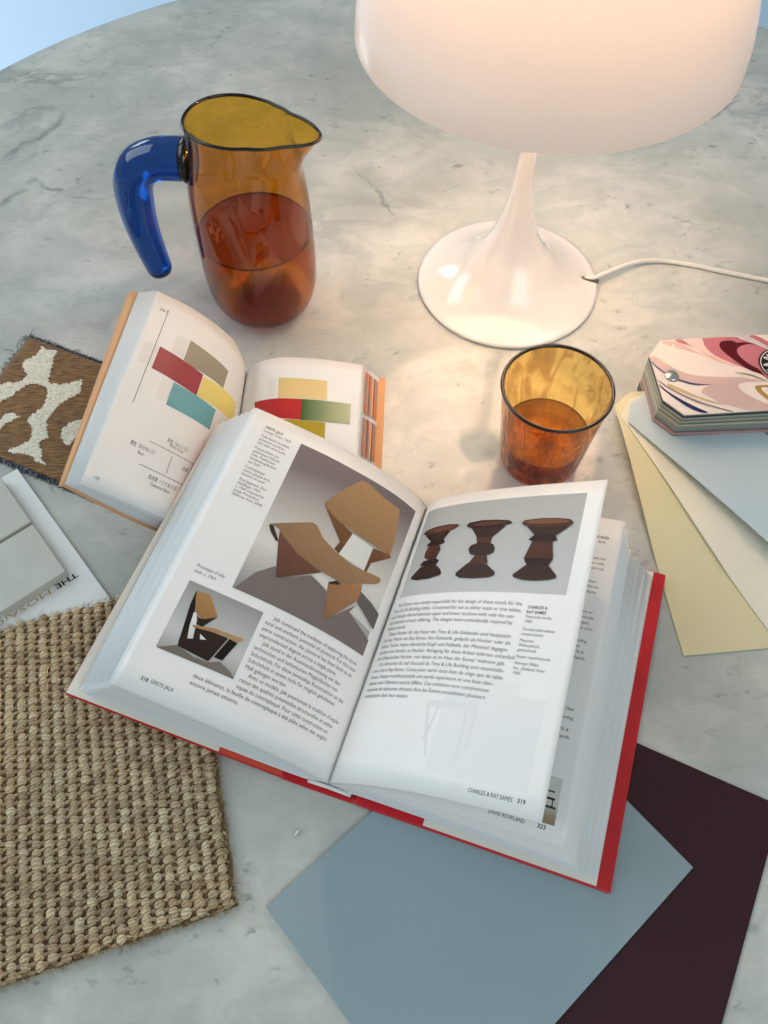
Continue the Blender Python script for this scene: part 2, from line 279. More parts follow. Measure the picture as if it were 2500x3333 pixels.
STOOLS = [[[[0.118,0.152],[0.215,0.158],[0.276,0.15],[0.26,0.165],[0.251,0.183],[0.173,0.184],[0.153,0.169]],[58,36,28]],[[[0.146,0.197],[0.172,0.183],[0.251,0.182],[0.266,0.194],[0.249,0.201],[0.189,0.203]],[44,27,22]],[[[0.166,0.201],[0.237,0.202],[0.252,0.222],[0.24,0.253],[0.194,0.257],[0.163,0.246],[0.157,0.23]],[80,47,35]],[[[0.166,0.201],[0.201,0.202],[0.204,0.231],[0.166,0.246],[0.157,0.23]],[96,48,34]],[[[0.148,0.274],[0.164,0.259],[0.241,0.254],[0.265,0.265],[0.253,0.279],[0.194,0.281]],[44,27,22]],[[[0.163,0.279],[0.247,0.278],[0.286,0.297],[0.302,0.313],[0.298,0.321],[0.234,0.331],[0.16,0.331],[0.115,0.322],[0.113,0.313],[0.135,0.301]],[58,36,28]],[[[0.097,0.143],[0.108,0.132],[0.173,0.125],[0.256,0.123],[0.311,0.128],[0.319,0.135],[0.292,0.147],[0.214,0.156],[0.13,0.155]],[80,47,35]],[[[0.121,0.141],[0.183,0.132],[0.259,0.128],[0.302,0.132],[0.272,0.142],[0.198,0.148]],[110,66,48]],[[[0.397,0.152],[0.487,0.156],[0.574,0.15],[0.546,0.166],[0.531,0.184],[0.433,0.182],[0.423,0.168]],[58,36,28]],[[[0.432,0.181],[0.531,0.183],[0.522,0.191],[0.44,0.19]],[44,27,22]],[[[0.438,0.187],[0.521,0.19],[0.518,0.201],[0.522,0.216],[0.453,0.215],[0.451,0.202]],[80,47,35]],[[[0.461,0.255],[0.518,0.256],[0.52,0.269],[0.536,0.287],[0.495,0.294],[0.436,0.287],[0.451,0.272]],[80,47,35]],[[[0.426,0.217],[0.454,0.21],[0.505,0.211],[0.537,0.218],[0.551,0.233],[0.549,0.249],[0.529,0.257],[0.47,0.258],[0.431,0.252],[0.416,0.234],[0.416,0.224]],[58,36,28]],[[[0.433,0.285],[0.533,0.291],[0.557,0.305],[0.583,0.319],[0.586,0.329],[0.561,0.338],[0.485,0.341],[0.413,0.337],[0.388,0.328],[0.385,0.318],[0.41,0.308]],[58,36,28]],[[[0.364,0.136],[0.376,0.128],[0.443,0.123],[0.525,0.126],[0.581,0.131],[0.599,0.137],[0.6,0.143],[0.555,0.151],[0.476,0.154],[0.403,0.153],[0.371,0.145]],[44,27,22]],[[[0.391,0.138],[0.446,0.13],[0.517,0.13],[0.578,0.135],[0.561,0.142],[0.493,0.146],[0.421,0.146]],[88,54,42]],[[[0.68,0.158],[0.875,0.16],[0.842,0.177],[0.821,0.193],[0.727,0.191],[0.71,0.176]],[58,36,28]],[[[0.722,0.213],[0.814,0.213],[0.81,0.224],[0.81,0.238],[0.816,0.254],[0.822,0.264],[0.833,0.27],[0.817,0.28],[0.718,0.281],[0.703,0.272],[0.719,0.258],[0.726,0.245],[0.726,0.231]],[80,47,35]],[[[0.723,0.19],[0.82,0.191],[0.835,0.209],[0.814,0.214],[0.731,0.214],[0.703,0.207]],[44,27,22]],[[[0.703,0.272],[0.739,0.278],[0.783,0.28],[0.815,0.275],[0.834,0.272],[0.823,0.287],[0.818,0.297],[0.725,0.295],[0.716,0.287]],[44,27,22]],[[[0.722,0.294],[0.82,0.295],[0.829,0.306],[0.849,0.318],[0.864,0.327],[0.865,0.335],[0.835,0.342],[0.774,0.347],[0.718,0.345],[0.677,0.337],[0.671,0.329],[0.692,0.319],[0.713,0.305]],[58,36,28]],[[[0.651,0.143],[0.664,0.135],[0.735,0.13],[0.815,0.131],[0.869,0.136],[0.886,0.144],[0.887,0.152],[0.875,0.159],[0.817,0.164],[0.737,0.163],[0.677,0.157],[0.657,0.15]],[80,47,35]],[[[0.669,0.144],[0.684,0.137],[0.746,0.133],[0.816,0.134],[0.866,0.141],[0.871,0.146],[0.847,0.15],[0.778,0.151],[0.706,0.149]],[122,78,58]]]
B1L = [[[[0.679,0.157],[0.318,0.165],[0.318,0.267],[0.678,0.275]],[150,145,130]],[[[0.854,0.262],[0.509,0.277],[0.507,0.393],[0.856,0.38]],[150,62,72]],[[[0.505,0.285],[0.111,0.252],[0.107,0.366],[0.5,0.394]],[228,214,128]],[[[0.688,0.393],[0.324,0.394],[0.325,0.505],[0.685,0.51]],[106,164,174]]]
B1R = [[[[0.367,0.127],[0.735,0.13],[0.741,0.245],[0.372,0.247]],[214,194,138]],[[[0.182,0.25],[0.375,0.249],[0.554,0.249],[0.559,0.369],[0.382,0.364],[0.189,0.283]],[172,44,46]],[[[0.554,0.249],[0.924,0.247],[0.928,0.371],[0.559,0.369]],[60,95,45]],[[[0.394,0.369],[0.742,0.374],[0.746,0.482],[0.422,0.483]],[165,146,36]]]
DECK = [[[[0.0006,0.0342],[0.0302,0.0358],[0.029,0.0323],[0.0295,0.0273],[0.0328,0.0224],[0.0395,0.0169],[0.0486,0.0107],[0.0457,0.0093],[0.0316,0.0169],[0.0206,0.0274],[0.0162,0.0295],[0.0138,0.0338]],[228,196,188]],[[[-0.0004,0.0331],[0.0072,0.0327],[0.0141,0.0295],[0.0222,0.0225],[0.034,0.0155],[0.0409,0.0114],[0.036,0.0128],[0.0243,0.0197],[0.0121,0.0246],[0.0081,0.026],[0.0068,0.0302],[0.0043,0.0281],[-0.0007,0.0313]],[214,180,172]],[[[0.0085,0.0338],[0.0139,0.0341],[0.0191,0.0281],[0.0294,0.019],[0.0388,0.0134],[0.0482,0.0086],[0.0448,0.01],[0.0341,0.0162],[0.0254,0.0225],[0.018,0.0281],[0.0112,0.0313]],[176,112,116]],[[[0.0296,0.0355],[0.0518,0.0368],[0.0561,0.0347],[0.066,0.0293],[0.0733,0.0244],[0.0749,0.0223],[0.0686,-0.0036],[0.0627,0.0018],[0.0508,0.0086],[0.0369,0.0169],[0.0317,0.0224],[0.0288,0.0288],[0.0288,0.033]],[182,112,122]],[[[0.0397,0.0301],[0.0423,0.0326],[0.0483,0.0333],[0.0515,0.0319],[0.0521,0.0311],[0.0585,0.0315],[0.0671,0.0293],[0.0608,0.0297],[0.0552,0.0283],[0.052,0.0259],[0.0507,0.0224],[0.0522,0.0175],[0.0566,0.0113],[0.0626,0.0059],[0.0651,-0.0009],[0.0627,0.0018],[0.0553,0.0059],[0.0469,0.0148],[0.0412,0.0224],[0.0395,0.0266]],[84,8,20]],[[[0.055,0.0372],[0.0625,0.0372],[0.067,0.0336],[0.0739,0.0272],[0.0733,0.0248],[0.066,0.0293],[0.0591,0.034]],[196,188,194]],[[[0.0625,0.0372],[0.068,0.0377],[0.0768,0.03],[0.0758,0.0261],[0.067,0.0336]],[176,106,116]],[[[-0.0108,0.0188],[-0.0053,0.0156],[-0.0009,0.0108],[0.0082,0.004],[0.0179,0.0006],[0.0281,-0.0004],[0.0444,-0.0011],[0.0535,-0.0022],[0.0677,-0.0075],[0.0623,-0.0295],[0.0472,-0.0298],[0.0377,-0.0269],[0.0285,-0.023],[0.0219,-0.0179],[0.0181,-0.0143],[0.0203,-0.0107],[0.0252,-0.0067],[0.0191,-0.0067],[0.0115,-0.006],[0.0049,-0.0027],[-0.0027,0.0007],[-0.0071,0.0054],[-0.0115,0.0129]],[194,168,164]],[[[-0.004,-0.0063],[0.003,-0.01],[0.0144,-0.0172],[0.0237,-0.0217],[0.0329,-0.0259],[0.0233,-0.0233],[0.014,-0.0193],[0.0024,-0.0134],[-0.003,-0.0096]],[188,172,132]],[[[-0.0114,0.0136],[-0.009,0.0095],[-0.0042,0.004],[-0.0049,0.003],[-0.0097,0.0085],[-0.0116,0.0122]],[72,72,104]],[[[0.0047,-0.0024],[0.0116,-0.0054],[0.019,-0.007],[0.0257,-0.0071],[0.0203,-0.0082],[0.0122,-0.0075],[0.0047,-0.004]],[72,72,104]],[[[-0.0098,-0.0073],[-0.0052,-0.0132],[0.0035,-0.021],[0.0124,-0.0275],[0.0189,-0.0316],[0.0145,-0.032],[0.0072,-0.0281],[-0.0013,-0.0197],[-0.0085,-0.0112]],[36,40,84]],[[[-0.0106,-0.003],[-0.0044,-0.0086],[0.0045,-0.0159],[0.0182,-0.0237],[0.0275,-0.0275],[0.0359,-0.0307],[0.0338,-0.0312],[0.0249,-0.0281],[0.0132,-0.0233],[0.0019,-0.0158],[-0.0061,-0.0093]],[138,124,126]],[[[0.0445,-0.0088],[0.0474,-0.0065],[0.0553,-0.0055],[0.0677,-0.0072],[0.0635,-0.0244],[0.0543,-0.0205],[0.0479,-0.0153],[0.0455,-0.0124]],[224,214,205]],[[[0.0557,-0.0105],[0.0582,-0.0085],[0.0675,-0.0082],[0.067,-0.0102],[0.0614,-0.0101],[0.0599,-0.0121],[0.0646,-0.0199],[0.0639,-0.0228],[0.0583,-0.0167]],[164,128,70]],[[[0.0444,0.0032],[0.0495,0.0031],[0.0568,0.0012],[0.0654,-0.0042],[0.0634,-0.0039],[0.0555,-0.0002],[0.0487,0.0019]],[150,140,110]]]
CREAM = [[[-0.264,0.4406],[-0.2594,0.4372],[-0.2509,0.4363],[-0.2521,0.4296],[-0.252,0.4229],[-0.2522,0.4146],[-0.2518,0.4065],[-0.25,0.4041],[-0.2417,0.4029],[-0.2339,0.4048],[-0.2272,0.4072],[-0.2261,0.4016],[-0.2259,0.3952],[-0.2301,0.3913],[-0.2366,0.3866],[-0.2399,0.3819],[-0.2428,0.375],[-0.2454,0.3697],[-0.2433,0.3629],[-0.2425,0.3562],[-0.2403,0.3539],[-0.2452,0.3517],[-0.2468,0.3481],[-0.2423,0.3408],[-0.2423,0.3351],[-0.2355,0.3279],[-0.2354,0.3244],[-0.2408,0.3251],[-0.2476,0.3273],[-0.2456,0.3315],[-0.2467,0.3365],[-0.2546,0.3401],[-0.2615,0.3394],[-0.2653,0.338],[-0.2683,0.343],[-0.2616,0.3452],[-0.255,0.3503],[-0.2529,0.354],[-0.2542,0.3629],[-0.2584,0.3682],[-0.2588,0.3728],[-0.2547,0.3766],[-0.2505,0.3828],[-0.2488,0.389],[-0.2496,0.3961],[-0.2519,0.4009],[-0.2586,0.4033],[-0.2643,0.4037],[-0.2704,0.4001],[-0.2754,0.3922],[-0.2888,0.3836],[-0.2936,0.3986],[-0.2814,0.405],[-0.275,0.4042],[-0.2701,0.4074],[-0.2689,0.4131],[-0.2746,0.4221],[-0.2737,0.4263],[-0.2665,0.4313],[-0.2637,0.4363]],[[-0.2827,0.3638],[-0.2768,0.3744],[-0.2718,0.3766],[-0.2655,0.3728],[-0.2701,0.369],[-0.2748,0.366],[-0.2801,0.3578]],[[-0.2263,0.3681],[-0.2229,0.3696],[-0.2185,0.3688],[-0.218,0.3598],[-0.2215,0.3524],[-0.2243,0.3473],[-0.2285,0.3488],[-0.2316,0.3554],[-0.2323,0.3621]]]
def smooth_closed(P_, n=6):
    """round a closed outline with Catmull-Rom"""
    P_ = np.array(P_, float); m_ = len(P_); out = []
    for i in range(m_):
        a, b, c, d = P_[i-1], P_[i], P_[(i+1) % m_], P_[(i+2) % m_]
        for t in np.arange(n)/n: out.append(tuple(.5*((2*b)+(-a+c)*t+(2*a-5*b+4*c-d)*t*t+(-a+3*b-3*c+d)*t**3)))
    return out
# ------------------------------------------------------------------ the place: table, floor
floor_mb = MB(); boxm(floor_mb, (-4, -3), (8, 0), (0, 9), .02, -.74)
tag(floor_mb.build('floor', M['floor'], smooth=False), kind='structure')
wl = MB(); boxm(wl, (-4, 4.5), (8, 0), (0, .1), 2.6, -.72); tag(wl.build('wall', pbr('pale_wall', (.6, .68, .74), .8), smooth=False), kind='structure')

table = thing('table', 'round table with a polished grey veined marble top that everything stands on', 'table')
TR, TC = .570, (.0465, .4463)
V, F = lathe([(0.0001, 0), (.3, 0), (.55, 0), (TR-.004, 0), (TR-.0015, -.001), (TR, -.004), (TR-.001, -.008), (TR-.012, -.017), (TR-.04, -.022), (.0001, -.022)], 256, (*TC, 0))
top = mesh('marble_top', V, F, M['marble'], table)
V, F = lathe([(.06, -.022), (.045, -.06), (.03, -.2), (.03, -.45), (.06, -.62), (.18, -.70), (.26, -.715), (.26, -.72), (.0001, -.72)], 64, (*TC, 0))
mesh('pedestal', V, F, M['white'], table)

# a dark blue seat beyond the far right of the table
seat = thing('stool', 'dark navy blue upholstered stool behind the far right table edge', 'stool')
V, F = lathe([(.0001, -.26), (.16, -.26), (.19, -.27), (.2, -.30), (.2, -.34), (.19, -.36), (.0001, -.36)], 48, (.60, 1.18, 0))
mesh('cushion', V, F, M['navy'], seat)
for k in range(4):
    a = R(45+90*k); V, F = tube([(.60+.14*math.cos(a), 1.18+.14*math.sin(a), -.36), (.60+.17*math.cos(a), 1.18+.17*math.sin(a), -.72)], .011, 10)
    mesh('leg', V, F, M['dark'], seat)

# ------------------------------------------------------------------ lamp
LC = (.1012, .5118)
lamp = thing('table_lamp', 'lit white mushroom table lamp with a domed opal shade and trumpet foot', 'table lamp')
lamp['lit'] = 1
RB = .0728
prof = smooth_curve([(RB, .0030), (.064, .0050), (.052, .0105), (.040, .0195), (.0282, .0333), (.0237, .0397), (.0175, .0522), (.0136, .0643), (.0108, .0760), (.0087, .0874), (.0073, .0983), (.0063, .1150), (.0058, .1400), (.0056, .1800), (.0056, .226)], 90)
V, F = lathe([(RB-.003, .0003), (RB, .0010)]+[tuple(p) for p in prof], 128, (*LC, 0))
base = mesh('foot', V, F, M['gloss'], lamp)
# slot for the cord, at the rim of the foot
cut = MB(); ca = R(-1.5); e1 = (math.cos(ca)*.016, math.sin(ca)*.016); e2 = (-math.sin(ca)*.0052, math.cos(ca)*.0052)
c0 = (LC[0]+.0605*math.cos(ca)+.0026*math.sin(ca), LC[1]+.0605*math.sin(ca)-.0026*math.cos(ca))
# no boolean for the slot: a dark tube carries its shade as colour
V, F = lathe([(.0222, .2262), (.0222, .2285), (.004, .2292), (.0001, .2292)], 48, (*LC, 0))
V2, F2 = lathe([(.0001, .2240), (.019, .2240), (.0222, .2262)], 48, (*LC, 0))
mb = MB(); mb.add(V, F); mb.add(V2, F2); mb.build('bulb_holder', M['gloss'], lamp)
V, F = lathe([(.0001, .2290), (.0050, .2293), (.0075, .2330), (.0085, .2375), (.0075, .2425), (.0045, .2455), (.0001, .2465)], 40, (*LC, 0))
mbulb, t, b = newmat('lit_bulb'); b.inputs['Emission Color'].default_value = (1, .73, .50, 1); b.inputs['Emission Strength'].default_value = 1050
b.inputs['Base Color'].default_value = (.9, .85, .8, 1)
mesh('bulb', V, F, mbulb, lamp)
# opal shade: outer and inner wall
so = smooth_curve([(.1186, .2031), (.1183, .2090), (.1169, .2211), (.1133, .2380), (.1088, .2580), (.1038, .2780), (.0965, .2980), (.0850, .3150), (.0660, .3290), (.0400, .3380), (.0001, .3410)], 80)
si = so.copy(); tn = np.gradient(so, axis=0); tn /= np.linalg.norm(tn, axis=1)[:, None]; si = so+np.stack([-tn[:, 1], tn[:, 0]], 1)*.0022
si[-1, 0] = .0001
msh, t, b = newmat('opal_shade'); L = t.links.new; outn = t.nodes['Material Output']
b.inputs['Base Color'].default_value = (.76, .70, .66, 1); b.inputs['Roughness'].default_value = .10; b.inputs['Specular IOR Level'].default_value = .5
trn = nd(t, 'ShaderNodeBsdfTranslucent'); trn.inputs[0].default_value = (.92, .74, .60, 1)
ms = nd(t, 'ShaderNodeMixShader'); ms.inputs[0].default_value = .036
tcs = nd(t, 'ShaderNodeTexCoord'); sps = nd(t, 'ShaderNodeSeparateXYZ'); L(tcs.outputs['Object'], sps.inputs[0])
mrs = nd(t, 'ShaderNodeMapRange'); mrs.interpolation_type = 'SMOOTHSTEP'   # brighter crown put into the translucency, rising with height
for i_, v_ in enumerate((.205, .325, .038, .100)): mrs.inputs[i_+1].default_value = v_
L(sps.outputs['Z'], mrs.inputs[0]); L(mrs.outputs[0], ms.inputs[0]); L(b.outputs[0], ms.inputs[1]); L(trn.outputs[0], ms.inputs[2]); L(ms.outputs[0], outn.inputs[0])
V, F = lathe([tuple(p) for p in so], 160, (*LC, 0))
mesh('shade', V, F, msh, lamp)
# dark tube painted as the slot's shade, and the cord
slot = MB(); V, F = tube([(LC[0]+.0595, LC[1]-.0012, .0066), (LC[0]+.0735, LC[1]-.0022, .0035)], [.0012, .0021], 10)
slot.add(V, F); mesh('cord_slot', slot.V, slot.F, pbr('slot_shade', (.16, .15, .14), .6), lamp)
pc = smooth_curve([(LC[0]+.062, LC[1]-.0005, .0062), (.1720, .5110, .0060), (.1800, .5155, .0060), (.2064, .5298, .0045), (.2275, .5341, .0028), (.2547, .5296, .0022), (.2904, .5187, .0020), (.3300, .5080, .0020), (.40, .50, .0020), (.47, .55, .0020), (.55, .6, .002)], 120)
V, F = tube(pc, .0019, 12); mesh('cord', V, F, M['cord'], lamp)

# ------------------------------------------------------------------ jug
JC = (-.094, .489)
amber1 = thin_glass('amber_jug_glass', (.80, .47, .07), (.10, .018, .003))
cobalt = solid_glass('cobalt_glass', (.002, .075, .40)); 
jug = thing('jug', 'amber glass jug with a pulled spout, half full of water', 'jug')
def jug_r(z):
    P_ = JP; return float(np.interp(z, P_[:, 1], P_[:, 0]))
JP = smooth_curve([(.020, .0012), (.029, .0035), (.0365, .0105), (.0408, .022), (.0425, .038), (.0428, .060), (.0424, .085), (.0412, .108), (.0385, .128), (.0362, .140), (.0358, .148), (.0372, .157)], 60)
sd = math.atan2(-.006, .056)   # direction of the spout
_ra = np.array([-198, -170, -142, -111, -74, -42, -26, -18, -8, 14, 40, 70, 104, 127, 147, 162, 190]); _rr = np.array([.0355, .0342, .0318, .0315, .0335, .0432, .0570, .0592, .0510, .0350, .0305, .0305, .0340, .0362, .0363, .0355, .0342])
_rx = np.arange(-180, 180, 1.); _ry = np.interp(_rx, _ra, _rr); _k = np.exp(-(np.arange(-12, 13)/5.)**2); _k /= _k.sum(); _ry = np.convolve(np.r_[_ry[-12:], _ry, _ry[:12]], _k, 'valid')
def rim_r(a): return float(np.interp((math.degrees(a)+180) % 360-180, np.r_[_rx, 180], np.r_[_ry, _ry[0]]))
def jug_pt(i, a, off=0):
    r, z = JP[i]; r += off; f = max(0, (z-.118)/(.157-.118))
    g = f**1.7; r2_ = r*(1-g)+(rim_r(a)+off)*g; z2 = z+f*f*(.0026-.0030*math.sin(a))
    return (JC[0]+r2_*math.cos(a), JC[1]+r2_*math.sin(a), z2)
n = 144; V = [(JC[0], JC[1], .0035), ]; F = []
V += [jug_pt(i, 2*math.pi*k/n) for i in range(len(JP)) for k in range(n)]
F += [(0, 1+(k+1) % n, 1+k) for k in range(n)]
F += [(1+i*n+k, 1+i*n+(k+1) % n, 1+(i+1)*n+(k+1) % n, 1+(i+1)*n+k) for i in range(len(JP)-1) for k in range(n)]
mesh('body', V, F, amber1, jug)
rim = [jug_pt(len(JP)-1, 2*math.pi*k/n) for k in range(n+1)]
V, F = tube(rim, .0011, 8, cap=False); mesh('rim', V, F, thin_glass('amber_rim_glass', (.10, .035, .008), (.02, .006, .002)), jug)
# handle: open ended hook of solid cobalt glass
hd = np.array([-.994, .107])
hp = smooth_curve([(.0375, .1290), (.0480, .1288), (.0610, .1272), (.0735, .1205), (.0812, .1080), (.0842, .0900), (.0848, .0700), (.0834, .0500), (.0812, .0320), (.0802, .0240)], 60)
hr = np.interp(np.linspace(0, 1, 60), [0, .06, .15, .32, .5, .7, .9, .96, .985, 1], [.0144, .0145, .0143, .0142, .0134, .0119, .0104, .0099, .0084, .0015])
V, F = tube([(JC[0]+hd[0]*a, JC[1]+hd[1]*a, z) for a, z in hp], hr, 32); mesh('handle', V, F, cobalt, jug)
V, F = tube([(JC[0]+hd[0]*a, JC[1]+hd[1]*a, .1288) for a in (.0350, .0385, .0415)], [.0165, .0158, .0140], 32)
mesh('handle_collar', V, F, thin_glass('collar_glass', (.25, .10, .05), (.03, .01, .01)), jug)
def water(name, pr_, c, label, mat):
    V, F = lathe(pr_, 96, (*c, 0)); o = mesh(name, V, F, mat); return tag(o, label, 'water')
zl = .0735; ins = .0009
wp = [(.0001, .0045), (.018, .0040)]+[(r-ins, z+.0006) for r, z in JP if .003 < z < zl-.002]+[(jug_r(zl)-ins, zl), (jug_r(zl)-ins-.002, zl-.0006), (.0001, zl-.0006)]
water('water', wp, JC, 'water filling the lower half of the amber jug', liquid('shade_tinted_water', .0105, .0735, (1, .95, .84), (.98, .80, .52), (.66, .28, .09), (.66, .27, .09), (.70, .44, .30), (.60, .22, .06)))

wat = [o for o in COL.objects if o.name == 'water'][0]
V, F = tube([(JC[0]+(jug_r(zl)-.0012)*math.cos(q_), JC[1]+(jug_r(zl)-.0012)*math.sin(q_), zl-.0002) for q_ in np.linspace(0, 2*math.pi, 97)], .0006, 6, cap=False)
mesh('meniscus', V, F, thin_glass('meniscus_glass', (.45, .16, .06), (.15, .03, .01)), wat)
# ------------------------------------------------------------------ tumbler
CC = (.1094, .3363)
amber2 = thin_glass('amber_tumbler_glass', (.92, .66, .24), (.30, .09, .012), rough=.03, bump=.9, bscale=85, stretch=3.6)
cup = thing('tumbler', 'small amber glass tumbler with a dark rim and textured wall', 'glass')
cpz = smooth_curve([(.0235, .0015), (.0262, .0028), (.0280, .0080), (.0293, .0200), (.0312, .0400), (.0332, .0600), (.0350, .0785)], 40)
V, F = lathe([(.0001, .0035), (.018, .0035)]+[tuple(p) for p in cpz], 96, (*CC, 0)); mesh('wall', V, F, amber2, cup)
V, F = lathe([(.0001, .0075), (.0195, .0078), (.0235, .0095), (.0262, .0140), (.0277, .0200)], 96, (*CC, 0)); mesh('thick_base', V, F, thin_glass('amber_base_glass', (.92, .52, .14), (.5, .16, .02), bump=.6, bscale=120), cup)
V, F = tube([(CC[0]+.0348*math.cos(a), CC[1]+.0348*math.sin(a), .0790) for a in np.linspace(0, 2*math.pi, 97)], .00125, 10, cap=False)
mrim, t, b = newmat('dark_amber_rim'); b.inputs['Base Color'].default_value = (.012, .006, .004, 1); b.inputs['Roughness'].default_value = .08
mesh('rim', V, F, mrim, cup)
zl = .0315; rc = lambda z: float(np.interp(z, cpz[:, 1], cpz[:, 0]))
wp = [(.0001, .0085), (.0188, .0088), (.0228, .0105), (.0255, .0150), (.0270, .0210), (rc(.026)-.001, .026), (rc(zl)-.0008, zl), (rc(zl)-.002, zl-.0005), (.0001, zl-.0005)]
water('water', wp, CC, 'shallow water in the bottom of the amber tumbler', liquid('tumbler_water', .0110, .0315, (1, .93, .78), (.92, .76, .48), (.50, .28, .10), (.46, .25, .10), (.50, .34, .20), (.8, .52, .24)))

# ------------------------------------------------------------------ text
_tc = bpy.data.curves.new('tmp_text', 'FONT'); _to = bpy.data.objects.new('tmp_text', _tc); COL.objects.link(_to)
def glyphs(s, bold=False, italic=False, res=2):
    _tc.body = s; _tc.resolution_u = res; _tc.offset = .018 if bold else 0.0; _tc.shear = .22 if italic else 0; _tc.size = 1
    dg = bpy.context.evaluated_depsgraph_get(); dg.update(); ev = _to.evaluated_get(dg); me = ev.to_mesh()
    V = np.array([v.co[:] for v in me.vertices]).reshape(-1, 3)[:, :2]; F = [tuple(p.vertices) for p in me.polygons]
    ev.to_mesh_clear(); return V, F
def text_on(mb, fn, lines, col, off):
    """lines: (string, x0, y, size, xscale|None, width|None, bold, italic); fn(x, y, off) -> point, y grows downwards"""
    for s, x0, y, size, xs, wd, bo, it in lines:
        V, F = glyphs(s, bo, it)
        if len(V) == 0: continue
        k = xs if xs else wd/(V[:, 0].max()*size)
        mb.add([fn(x0+v[0]*size*k, y-v[1]*size, off) for v in V], F, col)
def poly_on(mb, fn, P, col, off, seg=.03, shade=None):
    """fill polygon P (list of uv), cut finely enough to follow a curved page"""
    bm = bmesh.new(); vs = [bm.verts.new((u, v, 0)) for u, v in P]
    f = bm.faces.new(vs); bmesh.ops.triangulate(bm, faces=[f], ngon_method='EAR_CLIP')
    for it in range(8):
        es = [e for e in bm.edges if e.calc_length() > seg]
        if not es: break
        bmesh.ops.subdivide_edges(bm, edges=es, cuts=1); bmesh.ops.triangulate(bm, faces=[f for f in bm.faces if len(f.verts) > 3])
    bm.verts.index_update()
    if shade:
        us = [v.co.x for v in bm.verts]; vs_ = [v.co.y for v in bm.verts]; ux, uy = shade[:2]; pr_ = [u*ux+v*uy for u, v in zip(us, vs_)]; lo, hi = min(pr_), max(pr_)
        col = [tuple(x*(shade[2]+(shade[3]-shade[2])*((q-lo)/(hi-lo+1e-9))+.018*math.sin(q*190+u*30)) for x in col) for q, u in zip(pr_, us)]
    mb.add([fn(v.co.x, v.co.y, off) for v in bm.verts], [tuple(v.index for v in f.verts) for f in bm.faces], col); bm.free()
def rect_on(mb, fn, u0, v0, u1, v1, colf, off, nu=24, nv=24):
    V = []; C = []
    for j in range(nv+1):
        for i in range(nu+1):
            a, b_ = i/nu, j/nv; V.append(fn(u0+(u1-u0)*a, v0+(v1-v0)*b_, off)); C.append(colf(a, b_) if callable(colf) else colf)
    F = [(j*(nu+1)+i, j*(nu+1)+i+1, (j+1)*(nu+1)+i+1, (j+1)*(nu+1)+i) for j in range(nv) for i in range(nu)]
    mb.add(V, F, C)
def mixl(a, b_, t): return tuple(x*(1-t)+y*t for x, y in zip(a, b_))

# ------------------------------------------------------------------ book building blocks
class Frame:
    def __init__(s, O, ang_v, N): s.O = np.array([*O, 0.]); s.V = np.array([math.sin(R(ang_v)), -math.cos(R(ang_v)), 0]); s.N = np.array([*N, 0.])
    def p(s, v, n, z): return s.O+s.V*v+s.N*n+np.array([0, 0, z])
def sheet(fr, ct, cb, L_, th, mb, n0=0, n1=None, rows=14):
    """leaf or signature lofted from the foot curve cb to the head curve ct, thickness th below it"""
    n1 = L_ if n1 is None else n1; m_ = len(ct); V = []
    for lay in (0, 1):
        for j in range(rows+1):
            t = j/rows
            for i in range(m_):
                a = cb[i]*(1-t)+ct[i]*t; nx = fr.p(a[0], n0*(1-t)+n1*t, a[1])
                if lay:
                    k0 = max(i-1, 0); k1 = min(i+1, m_-1); d = (cb[k1]*(1-t)+ct[k1]*t)-(cb[k0]*(1-t)+ct[k0]*t); l_ = math.hypot(*d)+1e-9; s_ = 1 if d[0] > 0 else -1
                    nx = nx-th*(fr.V*(-d[1]/l_)*s_+np.array([0, 0, d[0]/l_*s_]))
                V.append(nx)
    W = m_; K = (rows+1)*W; F = []
    for j in range(rows):
        for i in range(W-1):
            q = (j*W+i, j*W+i+1, (j+1)*W+i+1, (j+1)*W+i); F.append(q); F.append(tuple(K+x for x in reversed(q)))
        F.append((j*W+W-1, K+j*W+W-1, K+(j+1)*W+W-1, (j+1)*W+W-1)); F.append((j*W, (j+1)*W, K+(j+1)*W, K+j*W))
    for i in range(W-1):
        F.append((i, K+i, K+i+1, i+1)); e = rows*W; F.append((e+i, e+i+1, K+e+i+1, K+e+i))
    mb.add(V, F)
def lerp_stack(fr, A, B, L_, K, parent, name, mat, fill=.8, jit=.0006, w0=0, w1=1):
    """a block of signatures between curve pair A (top, bottom) and B"""
    mb = MB()
    for k in range(K):
        w = w0+(w1-w0)*(k+.0)/K; wn = w0+(w1-w0)*(k+fill)/K
        ct = A[0]*(1-w)+B[0]*w; cb = A[1]*(1-w)+B[1]*w
        th = max(.00012, np.linalg.norm(((A[0]*(1-wn)+B[0]*wn)-ct)[-1])*.93)
        j = rng.normal(0, jit); d = ct[-1]-ct[-2]; d /= np.linalg.norm(d)+1e-9
        ct = ct.copy(); cb = cb.copy(); ext = np.linspace(0, 1, len(ct))[:, None]*j
        sheet_wedge(fr, ct+ext*d, cb+ext*d, (A[0]*(1-wn)+B[0]*wn)+ext*d, (A[1]*(1-wn)+B[1]*wn)+ext*d, L_, mb, rng.normal(0, .00025), rng.normal(0, .00025))
    return mb.build(name, mat, parent)
